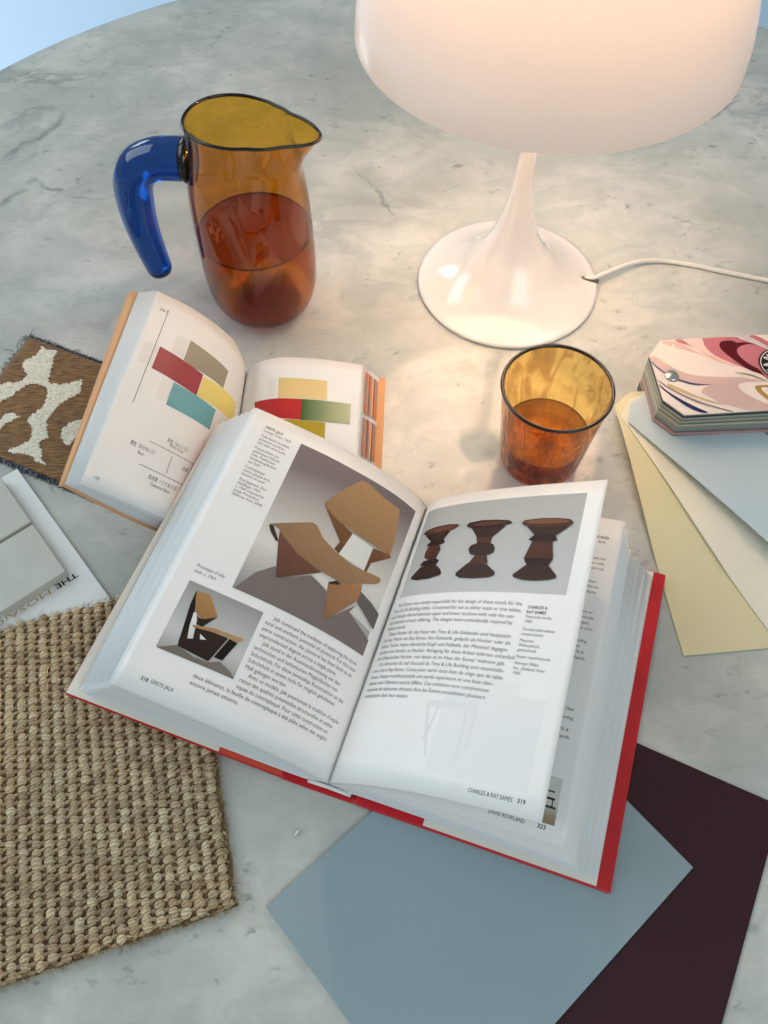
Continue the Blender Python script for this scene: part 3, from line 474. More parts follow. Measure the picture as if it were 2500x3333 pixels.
def sheet_wedge(fr, ct, cb, ct2, cb2, L_, mb, j0=0, j1=0, rows=3):
    m_ = len(ct); V = []
    for a_, b_ in ((ct, cb), (ct2, cb2)):
        for j in range(rows+1):
            t = j/rows
            for i in range(m_):
                q = b_[i]*(1-t)+a_[i]*t; V.append(fr.p(q[0], j0*(1-t)+(L_+j1)*t, q[1]))
    W = m_; K = (rows+1)*W; F = []
    for j in range(rows):
        for i in range(W-1):
            q = (j*W+i, j*W+i+1, (j+1)*W+i+1, (j+1)*W+i); F.append(q); F.append(tuple(K+x for x in reversed(q)))
        F.append((j*W+W-1, K+j*W+W-1, K+(j+1)*W+W-1, (j+1)*W+W-1))
    for i in range(W-1):
        F.append((i, K+i, K+i+1, i+1)); e = rows*W; F.append((e+i, e+i+1, K+e+i+1, K+e+i))
    mb.add(V, F)
def resamp(c, s):
    d = np.r_[0, np.cumsum(np.hypot(*np.diff(c, axis=0).T))]; d /= d[-1]
    return np.interp(s, d, c[:, 0]), np.interp(s, d, c[:, 1])
def page_fn(fr, ct, cb, L_, side):
    """(s, t) on the page -> point; s from gutter to fore edge, t from head to foot"""
    sg = 1
    def f(s, t, off=0):
        def q(s, t):
            a = np.array(resamp(ct, s)); b_ = np.array(resamp(cb, s)); c = a*(1-t)+b_*t; return fr.p(c[0], L_*(1-t), c[1])
        P_ = q(s, t)
        if off:
            ds = q(min(s+.01, 1), t)-q(max(s-.01, 0), t); dt = q(s, t+.02)-q(s, t-.02); nn = np.cross(ds, dt); nn /= np.linalg.norm(nn)
            if nn[2] < 0: nn = -nn
            if side == 'L' and abs(nn[2]) < .99 and nn@fr.V < 0 and nn[2] < .05: nn = -nn
            P_ = P_+nn*off
        return P_
    return f
NC = 40
# ------------------------------------------------------------------ the big red book
PL = .1892
fr = Frame((-.03113, .10936), 71.3, (.3164, .9486))
cLT = smooth_curve([[0.0, 0.012], [-0.0044, 0.0202], [-0.0127, 0.0289], [-0.0217, 0.036], [-0.0328, 0.0427], [-0.0411, 0.0468], [-0.0566, 0.0541], [-0.0705, 0.0594], [-0.0995, 0.0683], [-0.1148, 0.0726]], NC)
cLB = smooth_curve([[0.0, 0.012], [-0.008, 0.0195], [-0.0182, 0.0279], [-0.0346, 0.0392], [-0.0563, 0.0505], [-0.0893, 0.0620], [-0.117, 0.0701]], NC)
cRT = smooth_curve([[0.0, 0.012], [0.0026, 0.0196], [0.01, 0.0294], [0.0259, 0.0433], [0.0433, 0.0563], [0.0651, 0.0715], [0.086, 0.0850], [0.1025, 0.0955]], NC)
cRB = smooth_curve([[0.0, 0.012], [0.006, 0.0205], [0.02, 0.0362], [0.0412, 0.0545], [0.061, 0.0662], [0.0797, 0.0745], [0.0978, 0.0816], [0.109, 0.0854]], NC)
coverL = lambda x: (x, float(np.interp(-x, [0, .024, .162], [.003, .003, .0255])))
kLB = smooth_curve([(-.0135, .0062), (-.03, .0075), (-.06, .0118), (-.1, .0190), (-.1485, .0272)], NC); kLT = smooth_curve([(-.0135, .0068), (-.03, .0125), (-.06, .0215), (-.1, .0325), (-.1425, .0438)], NC)
kRT = smooth_curve([(0, .012), (.003, .017), (.012, .0225), (.030, .0265), (.060, .0272), (.100, .0255), (.134, .0235)], NC)
kRB = smooth_curve([(0, .012), (.003, .017), (.012, .0220), (.030, .0250), (.060, .0245), (.100, .0205), (.1385, .0165)], NC)
zRT = smooth_curve([(.0135, .0050), (.05, .0052), (.10, .0052), (.1515, .0052)], NC)
book = thing('open_book', 'big red hardback lying open at pages 318 and 319 in the middle of the table', 'book')
lerp_stack(fr, (cLT, cLB), (kLT, kLB), PL, 84, book, 'left_page_block', M['edge'], .62, .0014, w0=.035)
lerp_stack(fr, (kRT, kRB), (zRT, zRT), PL, 46, book, 'right_page_block', M['edge'], .66, .0007)
def leaf(name, ct, cb, parent, mat=None):
    mb = MB(); sheet(fr, ct, cb, PL, .00013, mb); return mb.build(name, mat or M['page'], parent)
pgL = leaf('left_page', cLT, cLB, book); leaf('leaf', *[a*(1-.022)+k_*.022 for a, k_ in ((cLT, kLT), (cLB, kLB))], book); leaf('leaf', *[a*(1-.03)+k_*.03-np.linspace(0, .0012, NC)[:, None]*np.array([1, .3]) for a, k_ in ((cLT, kLT), (cLB, kLB))], book)
pgR = leaf('right_page', cRT, cRB, book)
def mid(w, dx=0): return [a*(1-w)+b_*w+np.linspace(0, 1, NC)[:, None]*np.array([dx, 0]) for a, b_ in ((cRT, kRT), (cRB, kRB))]
c323 = mid(.50, .003)
pg323 = leaf('lower_page', *c323, book)
for w_, dx in ((.515, .0032), (.60, .0028), (.62, .0035), (.74, .002), (.80, .0015), (.90, .001), (.955, .0)): leaf('leaf', *mid(w_, dx), book)
# boards, spine, endpapers
def board(name, pts_v, n0, n1, th, mat, parent, bev=.0008, head=None):
    """folded board following (v, z) points"""
    mb = MB(); V = []; 
    for n_, pv in ((n0, pts_v), (n1, head or pts_v)):
        for v, z in pv: V.append(fr.p(v, n_, z))
        for v, z in pv: V.append(fr.p(v, n_, z-th))
    k = len(pts_v); F = []
    for i in range(k-1):
        F += [(i, i+1, 2*k+i+1, 2*k+i), (k+i, 3*k+i, 3*k+i+1, k+i+1), (i, k+i, k+i+1, i+1), (2*k+i, 2*k+i+1, 3*k+i+1, 3*k+i)]
    F += [(0, 2*k, 3*k, k), (k-1, 2*k-1, 4*k-1, 3*k-1)]
    mb.add(V, F); o = mb.build(name, mat, parent, smooth=False); return bevel(o, bev) if bev else o
board('left_cover', [(-.1590, .0255), (-.1200, .0192), (-.0700, .0105), (-.026, .0032)], -.0040, .1900, .0026, M['red'], book, head=[(-.1478, .0425), (-.1150, .0335), (-.0700, .0205), (-.026, .0075)])
board('right_cover', [(.0165, .0045), (.1605, .0048)], -.0046, .1940, .0026, M['red'], book)
board('spine', [(-.0275, .0028), (-.022, .0016), (-.008, .0013), (.006, .0013), (.0145, .0018), (.0175, .0034)], -.0042, .1935, .0009, M['red'], book, 0)
e_ = MB(); 
def quad(mb, v0, v1, n0, n1, zf, up_=.0004, col=None):
    V = [fr.p(v0, n0, zf(v0)+up_), fr.p(v1, n0, zf(v1)+up_), fr.p(v1, n1, zf(v1)+up_), fr.p(v0, n1, zf(v0)+up_)]; V += [np.array(x)-np.array([0, 0, up_*.8]) for x in V]
    mb.add(V, [(0, 1, 2, 3), (7, 6, 5, 4), (0, 4, 5, 1), (1, 5, 6, 2), (2, 6, 7, 3), (3, 7, 4, 0)], col)
def lquad(name, a, b_, ah, bh, mat, up_):
    c_ = lambda v, z: (v, z+up_); zf = lambda v: float(np.interp(v, [-.1590, -.12, -.07, -.026], [.0255, .0192, .0105, .0032])); zh = lambda v: float(np.interp(v, [-.1478, -.115, -.07, -.026], [.0425, .0335, .0205, .0075]))
    vs = np.linspace(a, b_, 6); vh = np.linspace(ah, bh, 6); board(name, [c_(v, zf(v)) for v in vs], -.0032, .1892, .0002, mat, book, 0, head=[c_(v, zh(v)) for v in vh])
lquad('left_endpaper', -.1583, -.066, -.1471, -.066, M['cream'], .0005)
lquad('jacket_flap', -.0655, -.028, -.0655, -.028, M['orange'], .0004)
zr_ = lambda v: float(np.interp(v, [.0165, .1605], [.0045, .0048]))
q_ = MB(); quad(q_, .056, .1525, -.0034, .193, zr_); q_.build('right_endpaper', M['cream'], book, False)
V, F = tube([fr.p(-.0125, -.0008, .0052), fr.p(-.006, -.0008, .0058), fr.p(0, -.0008, .0064), fr.p(.006, -.0008, .0056), fr.p(.0130, -.0008, .0044)], .0013, 8); mesh('headband', V, F, M['paper'], book)
mb = MB(); c_s = np.array([(-.0135, .004), (-.007, .0058), (0, .0062), (.007, .0056), (.0135, .0038)]); sheet(fr, c_s, c_s, PL, .0015, mb, rows=2); mb.build('spine_lining', M['paper'], book)

fL = page_fn(fr, cLT, cLB, PL, 'L'); fR = page_fn(fr, cRT, cRB, PL, 'R'); f3 = page_fn(fr, c323[0], c323[1], PL, 'R')
W_ = .1336
left = lambda x, y, off=0: fL(1-x/W_, y/PL, off)       # x in metres from the fore edge, y from the head
right = lambda x, y, off=0: fR(x/W_, y/PL, off)        # x from the gutter
uvL = lambda s, t, off=0: fL(s, t, off)
uvR = lambda s, t, off=0: fR(s, t, off)
INK = lin((50, 50, 53)); INK2 = lin((70, 72, 74))
LS = .0209*PL
# left page
tx = MB(); X = lambda s: (1-s)*W_; Y = lambda t: t*PL
x0 = X(.922)
cap = [('GRETE JALK', .0575, 1, 0), ('Lounge Chair, 1963', .0745, 0, 0), ('Teak-faced moulded', .1005, 0, 0), ('plywood construc-', .1175, 0, 0), ('tion with steel bolts', .1345, 0, 0), ('Konstruktion aus', .160, 0, 0), ('geformtem Schicht-', .177, 0, 0), ('holz, Teakfurnier,', .194, 0, 0), ('Verbindungsbolzen', .211, 0, 0), ('aus Stahl', .228, 0, 0), ('Contreplaqué', .253, 0, 0), ('cintré, plaqué teck,', .270, 0, 0), ('boulons en acier', .287, 0, 0),
 ('Poul Jeppesen, Stor', .312, 0, 1), ('Heddinge, 1963–', .329, 0, 1), ('c. 1964 (reissued by', .346, 0, 1), ('Lange Production,', .363, 0, 1), ('Hellerup, from 2008)', .380, 0, 1)]
tmax = .327
cap = [(s, .0575+(y-.0575)*(tmax-.0575)/(.380-.0575), b_, i_) for s, y, b_, i_ in cap]
XC = (.915-.768)*W_/(glyphs('Hellerup, from 2008)', 0, 1)[0][:, 0].max()*.00268)
text_on(tx, left, [(s, x0, Y(y), .00268, XC, None, b_, i_) for s, y, b_, i_ in cap], INK, .00006)
text_on(tx, left, [('Prototype of side', X(.913), Y(.592), .0029, XC*.98, None, 0, 0), ('chair, c. 1963', X(.913), Y(.6105), .0029, XC*.98, None, 0, 0)], INK, .00006)
xi = X(.549)
body = [('Jalk continued the tradition of exploring the struc-', 1), ('tural and aesthetic potential of plywood. For this two-', 0), ('piece construction, the plywood has been bent to an', 0), ('unprecedented degree across a single plane.', 0), ('Jalk stand in der Auseinandersetzung mit den', 1), ('technischen und ästhetischen Möglichkeiten von', 0), ('Schichtholz. Für diese zweiteilige Konstruktion ist das', 0), ('Schichtholz in einem nicht für möglich gehaltenen', 0), ('Maß gebogen worden.', 0), ("Avec ce modèle, Jalk poursuivait la tradition d’explo-", 1), ('ration des qualités potentielles structurelles et esthé-', 0), ('tiques du contreplaqué. Pour cette construction en', 0)]
SZ = .00335
def fit(s, wd, size, bo=False, it=False):
    V, F = glyphs(s, bo, it); return wd/(V[:, 0].max()*size)
XS = fit(body[0][0], (.527-.084)*W_, SZ)
text_on(tx, left, [(s, xi+(.0038 if ind else 0), Y(.648+.0209*k), SZ, XS, None, 0, 0) for k, (s, ind) in enumerate(body)], INK, .00006)
text_on(tx, left, [('deux éléments, la feuille de contreplaqué a été pliée selon des angles', X(.726), Y(.8985), SZ, None, (.726-.089)*W_, 0, 0), ('encore jamais atteints.', X(.725), Y(.9200), SZ, None, (.725-.513)*W_, 0, 0)], INK, .00006)
text_on(tx, left, [('318', X(.908), Y(.9605), .0030, None, .0042, 1, 0), ('GRETE JALK', X(.868), Y(.9590), .0030, None, .0133, 0, 0)], INK, .00006)
tx.build('printed_text', M['print'], pgL, False)
BIGBG = lambda a, b_: mixl(mixl(lin((118, 110, 112)), lin((214, 216, 212)), min(1, max(0, (b_-.06-.10*(1-a))/.52))), lin((150, 147, 146)), min(1, max(0, (b_-.66)/.3)))
ph = MB(); rect_on(ph, uvL, .738, .055, .076, .608, BIGBG, .00006, 40, 40)
for k, (P_, c) in enumerate(BIG):
    wood = c[0]-c[2] > 30; poly_on(ph, uvL, P_, lin((c[0]*.96, c[1]*1.01, c[2]*1.10) if wood else c), .00022+.00003*k, .012, (.3, 1, 1.18, .80) if wood else None)
ph.build('printed_photo', M['print'], pgL, False)
ph = MB(); rect_on(ph, uvL, .911, .640, .572, .859, lambda a, b_: mixl(mixl(lin((150, 152, 152)), lin((200, 202, 202)), min(1, b_*1.4)), lin((120, 115, 108)), max(0, (b_-.7)/.3)*.6), .00006, 20, 16)
for k, (P_, c) in enumerate(SMALL): poly_on(ph, uvL, P_, lin(c), .00020+.00003*k, .012, (.2, 1, 1.15, .85))
ph.build('printed_photo', M['print'], pgL, False)
# right page
tx = MB(); rb = [('Ray Eames was mostly responsible for the design of these stools for the', 1), ('Time & Life Building lobby. Conceived for use as either seats or low tables,', 0), ('each design shared identical upper and lower sections with only the cen-', 0), ('tral element of each differing. The designs were undoubtedly inspired by', 0), ('African stools.', 0), ('Diese Hocker für das Foyer des Time & Life-Gebäudes sind hauptsäch-', 1), ('lich das Werk von Ray Eames. Ihre Entwürfe, gedacht als Hocker oder als', 0), ('kleine Tische, haben identische Kopf- und Fußteile, der Mittelteil dagegen', 0), ('variiert von Hocker zu Hocker. Anregung für diese Arbeit lieferten sicherlich', 0), ("die afrikanischen Hocker, von denen es im Haus der Eames’ mehrere gab.", 0), ("Ces tabourets du hall d’accueil du Time & Life Building sont essentielle-", 1), ('ment dus à Ray Eames. Conçu pour servir aussi bien de siège que de table', 0), ('basse, chaque modèle possède une partie supérieure et une base iden-', 0), ("tiques; seul l’élément central diffère. Ces créations sont certainement", 0), ('inspirées de tabourets africains dont les Eames possédaient plusieurs', 0), ('exemplaires dans leur maison.', 0)]
XR = fit(rb[0][0], (.746-.085)*W_, .00335)
Yr = lambda x, t: (t+.012*(x/W_))*PL
def rightp(x, y, off=0): return right(x, y+.010*(x-.01)/W_*PL, off)
text_on(tx, rightp, [(s, .060*W_+(.0033 if ind else 0), (.4215+.0209*k)*PL, .00335, XR, None, 0, 0) for k, (s, ind) in enumerate(rb)], INK, .00006)
cp = [('CHARLES &', .0, 1, 0), ('RAY EAMES', .0185, 1, 0), ('Time-Life stools,', .036, 0, 0), ('1960', .0535, 0, 0), ('Turned solid walnut', .083, 0, 0), ('constructions', .1005, 0, 0), ('Massives', .124, 0, 0), ('Walnussholz,', .1415, 0, 0), ('gedrechselt', .159, 0, 0), ('Noyer massif tourné', .1825, 0, 0), ('Herman Miller,', .206, 0, 1), ('Inc., Zeeland, from', .2235, 0, 1), ('1960', .241, 0, 1)]
text_on(tx, right, [(s, .772*W_, (.436+y*.835)*PL, .00262, XC, None, b_, i_) for s, y, b_, i_ in cp], INK, .00006)
text_on(tx, right, [('CHARLES & RAY EAMES', .716*W_, .970*PL, .0031, None, .168*W_, 0, 0), ('319', .901*W_, .969*PL, .0031, None, .0040, 1, 0)], INK, .00006)
tx.build('printed_text', M['print'], pgR, False)
ph = MB(); rect_on(ph, uvR, .070, .043, .921, .387, lambda a, b_: mixl(lin((168, 172, 172)), lin((190, 194, 195)), b_), .00006, 40, 16)
for k, (P_, c) in enumerate(STOOLS): poly_on(ph, uvR, P_, lin((c[0]*.95, c[1]*.95, c[2]*.92)), .00022+.00002*k, .010)
ph.build('printed_photo', M['print'], pgR, False)
gh = MB(); GC = (.795, .812, .825)
rect_on(gh, uvR, .52, .70, .93, .94, GC, .00005, 16, 10); rect_on(gh, uvR, .60, .66, .82, .70, (.81, .825, .833), .00005, 8, 4)
for a, b_, c, d in ((.44, .745, .50, .90), (.50, .745, .47, .86), (.62, .74, .63, .89), (.66, .74, .66, .86)): poly_on(gh, uvR, [(a, b_), (a+.014, b_), (c+.014, d), (c, d)], (.755, .775, .79), .00007)
poly_on(gh, uvR, [(.45, .74), (.66, .735), (.66, .755), (.45, .76)], (.77, .785, .80), .00008)
gh.build('show_through', M['print'], pgR, False)
# page 323 peeping out behind
tx = MB(); l3 = lambda x, y, off=0: f3(x/W_, y/PL, off)
def endtxt(s, xe, t, b_=0, i_=0, size=.00262):
    V, F = glyphs(s, b_, i_); wd = V[:, 0].max()*size*.92; text_on(tx, l3, [(s, xe*W_-wd, t*PL, size, .92, None, b_, i_)], INK, .00006)
for s, xe, t, b_, i_ in (('DAVID ROWLAND', .945, .075, 1, 0), ('Model No. 40/4,', .935, .092, 0, 0), ('Chromed steel rod', .945, .150, 0, 0), ('construction with', .945, .168, 0, 0), ('tubular steel rod', .945, .186, 0, 0), ('Verchromter-', .93, .232, 0, 0), ('Stahlrohr, Bleche', .94, .250, 0, 0), ('eine Sitzfläche', .935, .268, 0, 0), ('Structure en', .935, .335, 0, 0), ('bois moulé,', .945, .353, 0, 0), ('métal laqué,', .93, .371, 0, 0), ('en acier', .95, .389, 0, 0), ('General Fireproofing', .935, .430, 0, 1), ('Company, Youngstown', .91, .448, 0, 1), ('Ohio, from 1976 &', .93, .466, 0, 1), ('Howe, Haworth Rapids,', .94, .484, 0, 1), ('Stacking chair, 1964', .935, .640, 0, 0), ('General Fireproofing', .94, .665, 0, 1), ('Ohio, from 1976 &', .93, .700, 0, 1), ('Howe, Haworth Rapids,', .94, .720, 0, 1)): endtxt(s, xe, t, b_, i_)
text_on(tx, l3, [('DAVID ROWLAND', .70*W_, .972*PL, .0030, None, .0185, 0, 0), ('323', .885*W_, .971*PL, .0030, None, .0042, 1, 0)], INK, .00006)
tx.build('printed_text', M['print'], pg323, False)
ph = MB(); u3 = lambda s, t, off=0: f3(s, t, off)
rect_on(ph, u3, .60, .83, .945, .955, lambda a, b_: mixl(lin((205, 208, 205)), lin((150, 136, 108)), max(0, min(1, (b_-.55)*3))), .00006, 12, 14)
for P_, c in (([(.88, .868), (.925, .868), (.925, .872), (.88, .872)], (40, 30, 30)), ([(.87, .886), (.93, .886), (.93, .892), (.87, .892)], (60, 35, 35)), ([(.875, .892), (.879, .892), (.876, .912), (.872, .912)], (40, 30, 30)), ([(.92, .892), (.924, .892), (.926, .912), (.922, .912)], (40, 30, 30)), ([(.86, .908), (.935, .908), (.94, .914), (.86, .914)], (70, 62, 50))): poly_on(ph, u3, P_, lin(c), .0001)
ph.build('printed_photo', M['print'], pg323, False)

# ------------------------------------------------------------------ the small colour book
f1 = Frame((-.1086, .2650), 88, (math.cos(R(88)), math.sin(R(88)))); L1 = .1477
fr_save = fr
bLT = smooth_curve([(0, .004), (-.0004, .0248), (-.0042, .04), (-.0136, .055), (-.028, .071), (-.048, .086)], NC); bLB = smooth_curve([(0, .004), (-.010, .0165), (-.027, .034), (-.049, .0555), (-.0705, .0755)], NC)
bRT = smooth_curve([(0, .004), (.0038, .010), (.0116, .0172), (.0232, .0218), (.0342, .0232), (.0558, .0222), (.0721, .0197), (.0883, .0169)], NC); bRB = bRT*[1, .55]+[0, .0018]
oLT = smooth_curve([(-.012, .0022), (-.018, .022), (-.0275, .042), (-.044, .064), (-.0613, .0846)], NC); oLB = smooth_curve([(-.012, .0022), (-.029, .0170), (-.046, .0330), (-.063, .0530), (-.0800, .0745)], NC)
zR = smooth_curve([(.010, .0018), (.04, .0018), (.07, .0018), (.1002, .0018)], NC)
sb = thing('open_book', 'small thick book of colour swatches lying open under the red book, tan card cover', 'book')
fr = f1
lerp_stack(f1, (bLT, bLB), (oLT, oLB), L1, 46, sb, 'left_page_block', M['edge'], .72, .0003, w0=.02)
lerp_stack(f1, (bRT, bRB), (zR, zR), L1, 24, sb, 'right_page_block', M['edge'], .90, .0006, w0=.02)
mb = MB(); sheet(f1, bLT, bLB, L1, .0002, mb); p170 = mb.build('left_page', M['paper'], sb)
mb = MB(); sheet(f1, bRT, bRB, L1, .0002, mb); p171 = mb.build('right_page', M['paper'], sb)
mb = MB(); off_ = np.array([-.0012, -.0008]); tl = (oLT[-1]-oLT[-2]); tl /= np.linalg.norm(tl)
cvT = np.vstack([oLT+off_, oLT[-1]+np.array([-.0078, -.0016])]); cvB = np.vstack([oLB+off_, oLB[-1]+np.array([-.0040, -.0012])])
cvT[:, 1] = np.maximum(cvT[:, 1], .0012); cvB[:, 1] = np.maximum(cvB[:, 1], .0012)
sheet(f1, cvT, cvB, L1+.001, .0009, mb, n0=-.001); mb.build('left_cover', M['tan'], sb)
mb = MB(); cz = np.array([(-.0125, .0011), (0, .0011), (.03, .0011), (.07, .0011), (.1047, .0012)]); sheet(f1, cz, cz, L1+.001, .0009, mb, n0=-.001); mb.build('right_cover', M['tan'], sb)
# the folded-in cover flap with its printed rule of small type
mb = MB(); rr = random.Random(3); fc = oLT[-1]; fb_ = oLB[-1]
for k in range(120):
    t = .10+.62*k/120
    if rr.random() < .22: continue
    e0 = fc*(t)+fb_*(1-t); nn_ = L1*t
    a = f1.p(e0[0]-.0012, nn_, e0[1]+.00075); b_ = f1.p(e0[0]-.0012-rr.uniform(.0012, .0022), nn_, e0[1]+.00045); d = f1.N*.00055
    mb.add([a, b_, b_+d, a+d], [(0, 1, 2, 3)], lin((60, 55, 50)))
# coloured index stripes showing on the right fore edge
mb2 = MB(); pal = [(205, 120, 90), (120, 140, 150), (220, 150, 60), (90, 90, 110), (190, 100, 110), (150, 170, 140), (230, 190, 120), (110, 70, 80)]
for s0, s1 in ((.965, .715), (.69, .47), (.445, .22), (.19, .0)):
    for k in range(11):
        w0_, w1_ = .12+.8*k/11, .12+.8*(k+.92)/11; Q = []
        for w_, n_ in ((w0_, s1), (w1_, s1), (w1_, s0), (w0_, s0)):
            bb = bRT[-1]*n_+bRB[-1]*(1-n_); e0 = bb*(1-w_)+zR[-1]*w_; Q.append(f1.p(e0[0]+.0008, n_*L1, e0[1]+.0004))
        mb2.add(Q, [(0, 1, 2, 3)], lin(pal[k % 8]))
mb2.build('index_stripes', M['print'], sb, False)
g1 = page_fn(f1, bLT, bLB, L1, 'L'); g2 = page_fn(f1, bRT, bRB, L1, 'R'); WB = .105
def gl_(s, t, off=0):
    def q(s, t):
        a = np.array(resamp(bLT, s)); b_ = np.array(resamp(bLB, s)); c = a*(1-t)+b_*t; return f1.p(c[0], L1*(1-t), c[1])
    P_ = q(s, t); nn = np.cross(q(min(s+.01, 1), t)-q(max(s-.01, 0), t), q(s, t+.02)-q(s, t-.02)); nn /= np.linalg.norm(nn)
    if nn@np.array([.8, -.3, .5]) < 0: nn = -nn
    return P_+nn*off
ph = MB()
for k, (P_, c) in enumerate(B1L): poly_on(ph, gl_, P_, lin(c), .0002, .015)
for u0, v0, u1, v1 in ((.775, .165, .690, .262), (.955, .262, .868, .375), (.765, .400, .700, .505)): rect_on(ph, gl_, u0, v0, u1, v1, (.76, .755, .76), .00012, 6, 6)
ph.build('colour_swatches', M['print'], p170, False)
ph = MB()
for k, (P_, c) in enumerate(B1R[:2]+B1R[3:]): poly_on(ph, g2, P_, lin(c), .0002, .012)
rect_on(ph, g2, .556, .249, .926, .370, lambda a, b_: mixl(lin((58, 94, 46)), lin((178, 186, 150)), min(1, a*.95)), .00022, 40, 8)
rect_on(ph, g2, .29, .127, .35, .245, (.77, .775, .76), .00012, 4, 4)
ph.build('colour_swatches', M['print'], p171, False)
tx = MB(); gt = lambda x, y, off=0: gl_(1-x/WB, y/L1, off)
T1 = lambda s, sr, t, sz, wd=None, b_=0: (s, (1-sr)*WB, t*L1, sz, .85 if wd is None else None, wd, b_, 0)
text_on(tx, gt, [T1('261', .943, .089, .0034, .0052), T1('170', .940, .960, .0030, .0036), T1('灰色（はいいろ）', .594, .668, .0036, .0165), T1('Warm Gray', .570, .684, .0032, .0112), T1('茜色（あかねいろ）', .812, .753, .0036, .0180), T1('Red', .747, .780, .0032, .0040), T1('淡浅葱（うすあさぎ）', .631, .862, .0036, .0225), T1('Calamine Blue', .603, .887, .0032, .0145), T1('淡黄（たんこう）', .433, .756, .0036, .0180)], INK2, .0002)
for u0, v0, u1, v1 in ((.8885, .07, .8845, .573), (.704, .703, .30, .7045), (.711, .819, .30, .8205), (.528, .722, .524, .806)): rect_on(tx, gl_, u0, v0, u1, v1+.001, INK2, .0002, 10, 10)
tx.build('printed_text', M['print'], p170, False)
fr = fr_save
# ------------------------------------------------------------------ loose cards
bc = MB(); e1 = (.1855*math.cos(R(41.0)), .1855*math.sin(R(41.0))); e2 = (.136*math.cos(R(-49.0)), .136*math.sin(R(-49.0)))
dc = MB(); boxm(dc, (.2224, .0988), (-.1420*math.cos(R(-25.3)), -.1420*math.sin(R(-25.3))), (.210*math.cos(R(242)), .210*math.sin(R(242))), .0012, .0001)
tag(bevel(dc.build('colour_card', M['dark'], smooth=False), .0003), 'large dark aubergine card lying half under the blue-grey card', 'card')
boxm(bc, (-.0627, .0477), e1, e2, .0010, .0014)
tag(bevel(bc.build('colour_card', M['blue'], smooth=False), .0003), 'large blue-grey card lying under the lower edge of the red book', 'card')

# ------------------------------------------------------------------ tile sample board
sbd = thing('sample_board', 'white sample board carrying pale matt tiles, lettering along its near edge', 'sample board')
bd = np.array([math.cos(R(-50.7)), math.sin(R(-50.7))]); bx = np.array([math.cos(R(219.3)), math.sin(R(219.3))]); B0 = np.array([-.2572, .3272])
mb = MB(); boxm(mb, B0, bd*.150, bx*.105, .0028, .0002); bevel(mb.build('board', M['white'], sbd, False), .0003)
T0 = np.array([-.2041, .2428])
for i in range(2):
    for j in range(2):
        mb = MB(); c = T0-bd*(.0453+.0458*0)*1-bd*(.0479*i)+bx*(.0479*j); boxm(mb, c, bd*.0453, bx*.0453, .0075, .0031); bevel(mb.build('tile', M['tile'], sbd, False), .0006, 3)
a0 = np.array([-.2001, .2461]); tt = MB(); tt2 = MB()
sq = lambda x, y, off=0: (*(a0+bx*x-bd*y), .0031+off)
text_on(tt, sq, [('THE', .0006, 0, .0054, None, .0155, 1, 0)], lin((32, 36, 38)), .0)
text_on(tt, sq, [('MOSAiC', .0192, 0, .0054, None, .0395, 0, 0)], lin((178, 160, 118)), .0)
tt.build('lettering', M['print'], sbd, False)

# ------------------------------------------------------------------ sisal mat sample
mat_ = thing('mat_sample', 'chunky woven brown sisal mat sample in the near left corner', 'mat')
m1 = np.array([math.cos(R(17.6)), math.sin(R(17.6))]); m2 = np.array([math.cos(R(103.5)), math.sin(R(103.5))]); MC = np.array([-.0795, .0490])
CW, RW = .00690, .00430; ncol, nrow = 33, 46
outl = []
def mp(a, b_): return MC-m1*a+m2*b_
nx, ny = 60, 60; V = []; F = []
WM, HM = ncol*CW-.001, nrow*RW-.001
for j in range(ny+1):
    for i in range(nx+1):
        a, b_ = i/nx*WM, j/ny*HM; jx = rng.normal(0, .0005) if i in (0, nx) else 0; jy = rng.normal(0, .0005) if j in (0, ny) else 0
        V.append((*mp(a+jx-.0012*(i == 0), b_+jy-.0012*(j == 0)), .0042))
K = len(V); V += [(x, y, .0004) for x, y, z in V]
for j in range(ny):
    for i in range(nx): F.append((j*(nx+1)+i, j*(nx+1)+i+1, (j+1)*(nx+1)+i+1, (j+1)*(nx+1)+i))
per = [i for i in range(nx+1)]+[j*(nx+1)+nx for j in range(1, ny+1)]+[ny*(nx+1)+i for i in range(nx-1, -1, -1)]+[j*(nx+1) for j in range(ny-1, 0, -1)]
for k in range(len(per)): a, b_ = per[k], per[(k+1) % len(per)]; F.append((a, b_, b_+K, a+K))
mesh('backing', V, F, M['backing'], mat_)
NU, NP = 13, 32
u = np.linspace(0, 1, NU); p = np.linspace(0, 2*np.pi, NP, endpoint=False); UU, PP = np.meshgrid(u, p, indexing='ij')
Vs = []; Fs = []; Cs = []; base_f = [(i*NP+k, i*NP+(k+1) % NP, (i+1)*NP+(k+1) % NP, (i+1)*NP+k) for i in range(NU-1) for k in range(NP)]
base_f = np.array(base_f); off = 0
cols = [lin(c) for c in ((212, 192, 158), (204, 183, 148), (196, 176, 143), (220, 203, 170), (188, 166, 132), (207, 189, 156), (182, 160, 130))]
